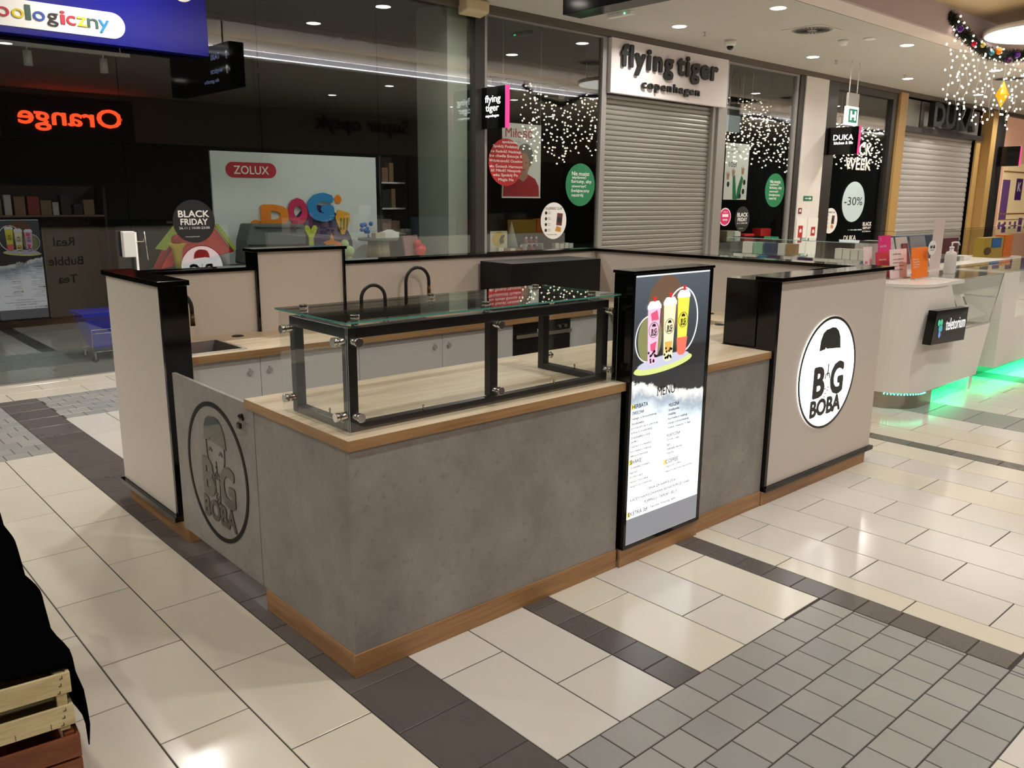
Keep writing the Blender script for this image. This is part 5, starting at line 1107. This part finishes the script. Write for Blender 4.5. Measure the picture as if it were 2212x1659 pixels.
g2 = area('green_under_glow', (8.6, .52, .125), .5, 4.5, (.015, 1, .33)); g2.data.shape = 'RECTANGLE'; g2.data.size = 2.4; g2.data.size_y = .2
# box sign
tt = thing('box_sign', 'black teletorium box sign on the front of the white phone counter', 'sign', (5.95, .3, .55))
part(MB().prism([(5.60, .30, .565), (6.22, .27, .55), (6.24, .27, .83), (5.66, .30, .84)], (0, .07, 0)), 'box', BLK, tt, .003)
TW = M('sign_white_text', (.8, .8, .8), .5, emit=.5, ecol=(1, 1, 1))
Rn = Vector((.6, -.03, 0)).normalized()
txt('teletorium', 'lettering', TW, tt, Vector((5.83, .285, .665)), Rn, Z, w=.36, h=.10, bold=.0, ext=.002)
for (dx, dz, c, nm) in ((.0, .10, (.1, .7, .4), 'tl_green'), (.05, .10, (.1, .6, .4), 'tl_green'), (.025, .05, (.1, .5, .6), 'tl_teal'), (.03, .0, (.2, .4, .9), 'tl_blue'), (.055, .05, (.1, .6, .5), 'tl_teal')):
    mt = bpy.data.materials.get(nm) or M(nm, c+(1,), .5, emit=.25, ecol=c)
    disc('logo_dot', mt, tt, Vector((5.70+dx, .292, .64+dz)), Rn, Z, .02, .026)
# phones inside the low showcase
for k, (x, y) in enumerate(((6.38, .50), (6.62, .50), (6.86, .50), (6.50, .70), (6.78, .70))):
    z = .692+(y-.40)*.5
    t = thing('phone_stand', 'white leaning phone stand in the low showcase, %s' % ['front left', 'front middle', 'front right', 'back left', 'back right'][k], 'phone', (x, y, z), 'phones in the low glass showcase')
    part(MB().prism([(x-.04, y, z), (x+.04, y, z), (x+.04, y+.06, z+.13), (x-.04, y+.06, z+.13)], (0, .012, -.004)), 'stand', WHP, t); part(MB().prism([(x-.015, y+.012, z+.035), (x+.015, y+.012, z+.035), (x+.015, y+.046, z+.108), (x-.015, y+.046, z+.108)], (0, -.004, .002)), 'phone', BFK, t)
# leaflets & bottle on the curved counter
def leaf(label, x0, x1, y, h, m, lean=.03, texts=(), yaw_=0, ink=WHP):
    t = thing('leaflet_stand', label, 'leaflet', ((x0+x1)/2, y, 1.051), 'leaflets on the curved white counter')
    part(MB().prism([(x0, y, 1.051), (x1, y, 1.051), (x1+.0, y+lean, 1.051+h), (x0, y+lean, 1.051+h)], (0, .004, 0)), 'sheet', m, t)
    part(MB().box(x0-.003, x1+.003, y-.03, y-.0005, 1.0505, 1.058), 'foot', M('clear_foot', hexc(190, 180, 175), .2) if 'clear_foot' not in bpy.data.materials else bpy.data.materials['clear_foot'], t)
    nz = Vector((0, lean, h)).normalized()
    for s, dx, dz, w, hh, mm in texts: txt(s, 'print', mm or ink, t, Vector((x0+dx, y-.001, 1.051))+nz*dz, X, nz, w=w, h=hh, ext=.0006)
    return t
PK = M('leaf_pink', hexc(226, 40, 130), .5); LP = M('leaf_pale', hexc(232, 216, 214), .5); OR2 = M('leaf_orange', hexc(250, 126, 16), .5)
leaf('pale leaflet with small pink figures, leftmost on the curved counter', 5.63, 5.79, .92, .27, LP, texts=[('play\nmore', .02, .08, .07, .08, MAGENTA)])
leaf('bright pink T-shaped leaflet standing behind the others', 5.97, 6.21, .955, .355, PK, texts=[('T', .03, .31, .02, .025, None), ('super oferta', .03, .25, .12, .025, None)])
leaf('red framed leaflet standing in front of the pink one', 5.74, 6.02, .86, .225, M('leaf_red', hexc(200, 40, 56), .5), texts=[('Zamieniamy', .05, .15, .14, .02, None)])
leaf('white price sheet between the red and the orange leaflets', 5.80, 6.13, .77, .25, LP, texts=[('cennik usług', .05, .20, .16, .02, GRYP), ('serwis telefonów', .05, .16, .22, .014, GRYP), ('wymiana szybki', .05, .13, .20, .014, GRYP), ('bateria i złącze', .05, .10, .21, .014, GRYP), ('folia ochronna', .05, .07, .19, .014, GRYP)])
o1 = leaf('orange leaflet with white text and a round 100 GB badge', 5.97, 6.30, .66, .265, OR2, texts=[('Internet\nbez granic\nw Orange\nna kartę', .03, .09, .13, .085, None)])
disc('badge', WHP, o1, (6.27, .64, 1.31), X, Z, .085, .062); txt('100 GB', 'badge_text', BFK, o1, (6.27, .6375, 1.305), X, Z, w=.10, h=.026, align='C', bold=.01); txt('na powitanie', 'badge_text', GRYP, o1, (6.27, .6375, 1.285), X, Z, w=.08, h=.010, align='C')
BX = 6.76
bo = thing('pump_bottle', 'tall white hand sanitiser pump bottle on the curved counter', 'bottle', (6.76, .66, 1.059)); bz = 1.0595
part(MB().lathe((BX, .66, bz), [(.045, 0), (.05, .01), (.05, .17), (.042, .195), (.018, .205), (.018, .225)], 28), 'body', M('bottle_white', hexc(218, 214, 208), .35), bo)
part(MB().cyl((BX, .66, bz+.226), (BX, .66, bz+.245), .02).cyl((BX, .66, bz+.246), (BX, .66, bz+.275), .007, n=8).tube([(BX-.01, .66, bz+.28), (BX+.06, .655, bz+.283), (BX+.12, .65, bz+.278), (BX+.145, .648, bz+.255)], .007, 8), 'pump', WHP, bo)
single(box(7.17, 7.42, 1.0, 1.004, 1.052, 1.54), 'leaflet_sheet', M('sheet_lilac', hexc(214, 196, 190), .5), 'tall pale price strip standing behind the pump bottle', 'leaflet')
# west glass case with accessory boxes
wc = thing('glass_showcase', 'low glass showcase with phone accessories on the island, behind the kiosk', 'showcase', (5.95, 1.7, 1.051))
for b in ((5.795, 5.80, .99, 2.385, 1.051, 1.34), (6.25, 6.255, .99, 2.385, 1.051, 1.34), (5.8005, 6.2495, .99, .995, 1.051, 1.34), (5.8005, 6.2495, 2.38, 2.385, 1.051, 1.34)): part(box(*b), 'glass_pane', GLS, wc)
part(box(5.785, 6.265, .98, 2.395, 1.341, 1.347), 'glass_top', GLSV, wc); part(MB().box(5.783, 5.785, .98, 2.395, 1.341, 1.347), 'green_glass_edge', M('pale_edge2', (.45, .62, .57), .2), wc)
part(box(5.81, 6.24, .997, 2.378, 1.19, 1.195), 'glass_shelf', GLS, wc)
ym = lambda y: .994+(y-1.28)*.932; zm = lambda z: 1.345-(1.31-z)*.93
cols_ = {'w': M('acc_white', hexc(226, 220, 208), .5), 'g': M('acc_green', hexc(150, 190, 160), .5), 'p': M('acc_purple', hexc(80, 50, 90), .5), 'b': M('acc_blue', hexc(60, 120, 160), .5), 'n': M('acc_navy', hexc(80, 86, 110), .5), 't': M('acc_tan', hexc(176, 140, 100), .5)}
items = [(2.75, 2.64, 1.19, 'w', 0, 'white accessory box at the left end of the showcase'), (2.60, 2.48, 1.145, 'w', 0, 'low white accessory box, second from the left end'), (2.46, 2.36, 1.13, 'b', 0, 'flat blue accessory box in the showcase'), (2.34, 2.24, 1.145, 'p', 0, 'flat purple accessory box in the showcase'),
         (2.16, 2.08, 1.18, 'w', 0, 'tilted white box near the middle of the showcase'), (2.06, 2.01, 1.19, 'w', 0, 'white box right beside the tilted one'), (2.0, 1.86, 1.185, 'p', 0, 'white and dark purple box in the showcase middle'), (1.84, 1.68, 1.165, 'w', 0, 'low white box with yellow edge in the showcase')]
for k in range(4): items.append((1.66-.075*k, 1.66-.075*k-.07, 1.24, 'w', 0, 'tall white accessory box, %s of the four standing side by side' % ['first', 'second', 'third', 'last'][k]))
items.append((1.35, 1.27, 1.20, 'b', 0, 'blue and white box at the right end of the showcase'))
for a, b, z, c, _, lb in items:
    y0, y1 = sorted((ym(a), ym(b))); t = thing('accessory_box', lb, 'box', (5.90, (y0+y1)/2, 1.0512), 'accessory boxes in the glass showcase')
    zt = min(zm(z), 1.33) ; zt = zt if zt < 1.187 or True else zt
    part(box(5.84, 5.90, y0, y1, 1.0512, min(zt, 1.188) if zt < 1.21 else 1.188), 'carton', cols_[c], t)
    part(box(5.836, 5.8395, y0+.008, y1-.008, 1.13, 1.16), 'label', cols_['p' if c == 'w' else 'w'], t)
for k, (a, b, c, lb) in enumerate(((2.72, 2.60, 'w', 'white'), (2.58, 2.48, 'g', 'green'), (2.46, 2.34, 'n', 'navy'), (2.30, 2.22, 'w', 'small white'), (2.20, 2.10, 't', 'tan'))):
    y0, y1 = sorted((ym(a), ym(b))); single(box(5.95, 6.01, y0, y1, 1.1955, 1.30), 'accessory_box', cols_[c], '%s box on the glass shelf of the showcase' % lb, 'box', 'accessory boxes on the glass shelf')
for k, (a, c) in enumerate(((1.64, 'w'), (1.56, 'w'), (1.48, 'w'), (1.40, 'w'))):
    y1 = ym(a); single(box(5.88, 5.94, y1-.065, y1, 1.1955, 1.285), 'accessory_box', cols_[c], 'white carton on the glass shelf, %s of four at its right end' % ['first', 'second', 'third', 'last'][k], 'box', 'accessory boxes on the glass shelf')
part(box(5.60, 5.78, 1.35, 2.6, 1.0505, 1.075), 'front_ledge', ISW, wc)
# back showcase of the island
bs = thing('glass_showcase', 'tall clear glass showcase at the back of the island with game boxes', 'showcase', (9.4, 1.7, 0))
part(box(6.9, 11.6, 1.55, 2.05, .0, .98), 'body', ISW, bs)
for b in ((7.5, 9.04, 1.5, 1.505, .981, 1.40), (9.05, 11.6, 1.5, 1.505, .981, 1.38)): part(box(*b), 'glass_pane', GLS, bs)
part(box(7.5, 11.6, 1.506, 2.05, 1.39, 1.396), 'glass_shelf', GLS, bs)
for x0, x1, z1_, c, lb, nm in ((7.9, 8.9, 1.33, (74, 92, 112), 'blue-grey patterned game box in the tall showcase', 'bx1'), (8.95, 9.5, 1.28, (110, 44, 60), 'dark red box beside the blue-grey one in the showcase', 'bx2'), (10.35, 11.05, 1.25, (196, 160, 60), 'yellow and blue picture box in the tall showcase', 'bx3'), (11.08, 11.4, 1.27, (236, 120, 30), 'orange box at the right of the picture box', 'bx4'), (7.1, 7.4, 1.30, (190, 176, 170), 'pale box behind the orange leaflet', 'bx5')):
    t = thing('game_box', lb, 'box', ((x0+x1)/2, 1.68, .981)); part(box(x0, x1, 1.62, 1.74, .981, z1_), 'carton', M(nm, hexc(*c), .5), t)
    if nm == 'bx3': part(box(10.62, 10.95, 1.612, 1.6195, 1.12, 1.24), 'picture', BLUEP, t); part(MB().prism(disc_pts((10.5, 1.6195, 1.08), X, Z, .12, .05, 16), (0, -.005, 0)), 'picture', M('pic_brown', hexc(90, 66, 30), .5), t)
    if nm == 'bx1': part(box(8.0, 8.4, 1.612, 1.6195, 1.1, 1.28), 'picture', M('pic_slate', hexc(110, 126, 140), .5), t)
for k in range(6): single(box(7.25+.32*k, 7.45+.32*k, 1.30, 1.42, 1.051, 1.10), 'phone_case', [BFK, GRYP, WHP][k % 3], ['dark', 'grey', 'white'][k % 3]+' phone case lying on the island, %s from the pump bottle' % ['first', 'second', 'third', 'fourth', 'fifth', 'sixth'][k], 'phone case', 'phone cases on the island')
part(box(6.005, 9.6, .96, 1.499, .90, 1.05), 'low_counter', ISW, bs)
for x0, x1, c, lb, nm in ((6.70, 6.86, (190, 180, 176), 'grey silver leaflet rack behind the pink leaflet', 'rk1'), (6.88, 7.16, (198, 186, 180), 'pale leaflet rack with a dark red card behind the white sheet', 'rk2'), (7.20, 7.58, (130, 128, 132), 'grey patterned pouch behind the orange leaflet', 'rk3')):
    t = thing('leaflet_rack', lb, 'rack', ((x0+x1)/2, 1.2, 1.051)); part(MB().prism([(x0, 1.16, 1.051), (x1, 1.16, 1.051), (x1-.02, 1.24, 1.36), (x0+.02, 1.24, 1.36)], (0, .01, 0)), 'panel', M(nm, hexc(*c), .5), t)
    if nm == 'rk2': part(MB().prism([(x0+.1, 1.165, 1.10), (x1-.05, 1.165, 1.10), (x1-.05, 1.215, 1.30), (x0+.1, 1.215, 1.30)], (0, -.004, 0)), 'card', M('card_darkred', hexc(130, 40, 50), .5), t)

# ================================================================ GARLANDS with light curtains
NEED = M('fir_needles', hexc(24, 30, 22), .7); BULB = M('fairy_bulb', (1, .9, .7), .5, emit=10, ecol=(1, .86, .66)); WIRE = M('clear_wire', hexc(200, 196, 186), .4)
BAU = [M('bauble_purple', hexc(90, 30, 150), .15, .4), M('bauble_red', hexc(190, 20, 60), .15, .4), M('bauble_gold', hexc(200, 180, 90), .15, .5), M('bauble_teal', hexc(60, 130, 140), .2, .4), M('bauble_orange', hexc(236, 130, 20), .2, .3), M('bauble_plum', hexc(70, 30, 70), .2, .4)]
def garland(label, path, dens, strands, nb, drop, bulb=.012, seed=1, baub=10, wander=.06):
    random.seed(seed)
    P = [Vector(p) for p in path]; t = thing('garland', label, 'garland', P[0], 'fir garlands with light curtains')
    L = sum((b-a).length for a, b in zip(P, P[1:]))
    def at(s):
        for a, b in zip(P, P[1:]):
            l = (b-a).length
            if s <= l: return a+(b-a)*(s/l), (b-a)/l
            s -= l
        return P[-1], (P[-1]-P[-2]).normalized()
    m = MB(); n = int(L*dens)
    for i in range(n):
        p, d = at(L*random.random()); v = Vector((random.gauss(0, 1), random.gauss(0, 1), random.gauss(0, 1))).normalized(); v = (v-d*v.dot(d)*.6).normalized()
        l = random.uniform(.07, .14); a = v.orthogonal().normalized()*.009; b = v.cross(a).normalized()*.009
        m.add([p+a, p-a*.5+b, p-a*.5-b, p+v*l], [(0, 1, 3), (1, 2, 3), (2, 0, 3)])
    o = part(m, 'needles', NEED, t); o['kind'] = 'stuff'
    part(MB().tube([tuple(p) for p in P], .025, 6), 'stem', NEED, t)
    for k in range(baub):
        p, d = at(L*(k+.5+random.uniform(-.3, .3))/baub); part(MB().ball(p+Vector((random.uniform(-.03, .03), -.09, random.uniform(-.10, .05))), random.choice((.045, .055, .04)), 16, 10), 'bauble', BAU[k % 6], t)
    gb = MB()
    for k in range(int(L*11)):
        p, d = at(L*random.random()); gb.ball(p+Vector((random.uniform(-.06, .06), random.choice((-.10, .10))*random.uniform(.5, 1), random.uniform(-.09, .09))), bulb, 6, 4)
    part(gb, 'fairy_lights', BULB, t)['kind'] = 'stuff'
    for k in range(strands):
        p, d = at(L*(k+.5)/strands); x = p.x+random.uniform(-.06, .06); ph = random.uniform(0, 6); dl = drop*random.uniform(.75, 1.05); pts = []; bm_ = MB()
        N_ = int(nb*dl/drop)
        for i in range(N_+1):
            z = p.z-.06-dl*(i+random.uniform(-.3, .3))/N_; w = Vector((x+.02*sin(ph+i*.9), p.y+.02*cos(ph*2+i*1.1), z)); pts.append(w)
            q = w+Vector((random.uniform(-wander, wander), random.uniform(-wander, wander), random.uniform(-.02, .02))); bm_.tube([tuple(q+Vector((-.4*bulb, 0, .5*bulb))), tuple(q+Vector((.4*bulb, 0, -.9*bulb)))], [bulb*.7, bulb*random.uniform(.7, 1.1)], 5)
        s = part(MB().tube(pts, .0022, 3), 'light_strand', WIRE, t); part(bm_, 'bulbs', BULB, s)['kind'] = 'stuff'
    return t
garland('fir garland with baubles and warm light strands at the upper right of the ceiling recess', [(11.75, 2.93, 4.30), (12.1, 2.90, 4.12), (12.6, 2.9, 4.02), (13.2, 2.9, 3.94), (14.0, 2.9, 3.98), (15.0, 2.9, 4.10), (16.5, 2.9, 4.0), (18, 2.9, 4.2)], 900, 18, 17, 1.02, .014, 3, 16)
garland('fir garland with light strands across the hall, mirrored in the tiger window', [(12.2, .02, 4.2), (12.7, .0, 3.98), (13.5, 0, 3.86), (14.2, 0, 4.12), (14.8, 0, 4.18), (15.6, 0, 4.02), (16.6, 0, 3.9), (17.6, 0, 4.15)], 420, 30, 15, 1.45, .019, 5, 0, .09)
garland('fir garland with light strands across the hall, mirrored left of the white pillar', [(18.4, .02, 4.0), (19.8, .0, 4.05), (20.6, 0, 4.08), (22.4, 0, 4.2), (23.2, 0, 4.5)][:4]+[(24.2, 0, 4.0)], 260, 26, 12, 1.35, .022, 6, 0, .12)
garland('fir garland with light strands across the hall, mirrored in the DUKA window', [(26.0, .02, 4.2), (28.2, .0, 4.15), (30.8, 0, 4.2)], 220, 22, 11, 1.25, .025, 7, 0, .14)
hd = thing('hanging_ornament', 'faceted orange diamond ornament hanging among the light strands', 'ornament', (14.05, 3.0, 3.18))
c = Vector((14.05, 2.9, 3.40)); vs = [c+Z*.22, c-Z*.20]+[c+Vector((.10*cos(pi/3*i), .10*sin(pi/3*i), 0)) for i in range(6)]
part(MB().add(vs, [(0, 2+i, 2+(i+1) % 6) for i in range(6)]+[(1, 2+(i+1) % 6, 2+i) for i in range(6)]), 'body', M('amber_plastic', hexc(245, 160, 20), .25, emit=.5, ecol=hexc(245, 150, 10)), hd); part(MB().cyl(c+Z*.22, (14.05, 2.9, 4.0), .002, n=4), 'cord', WIRE, hd)
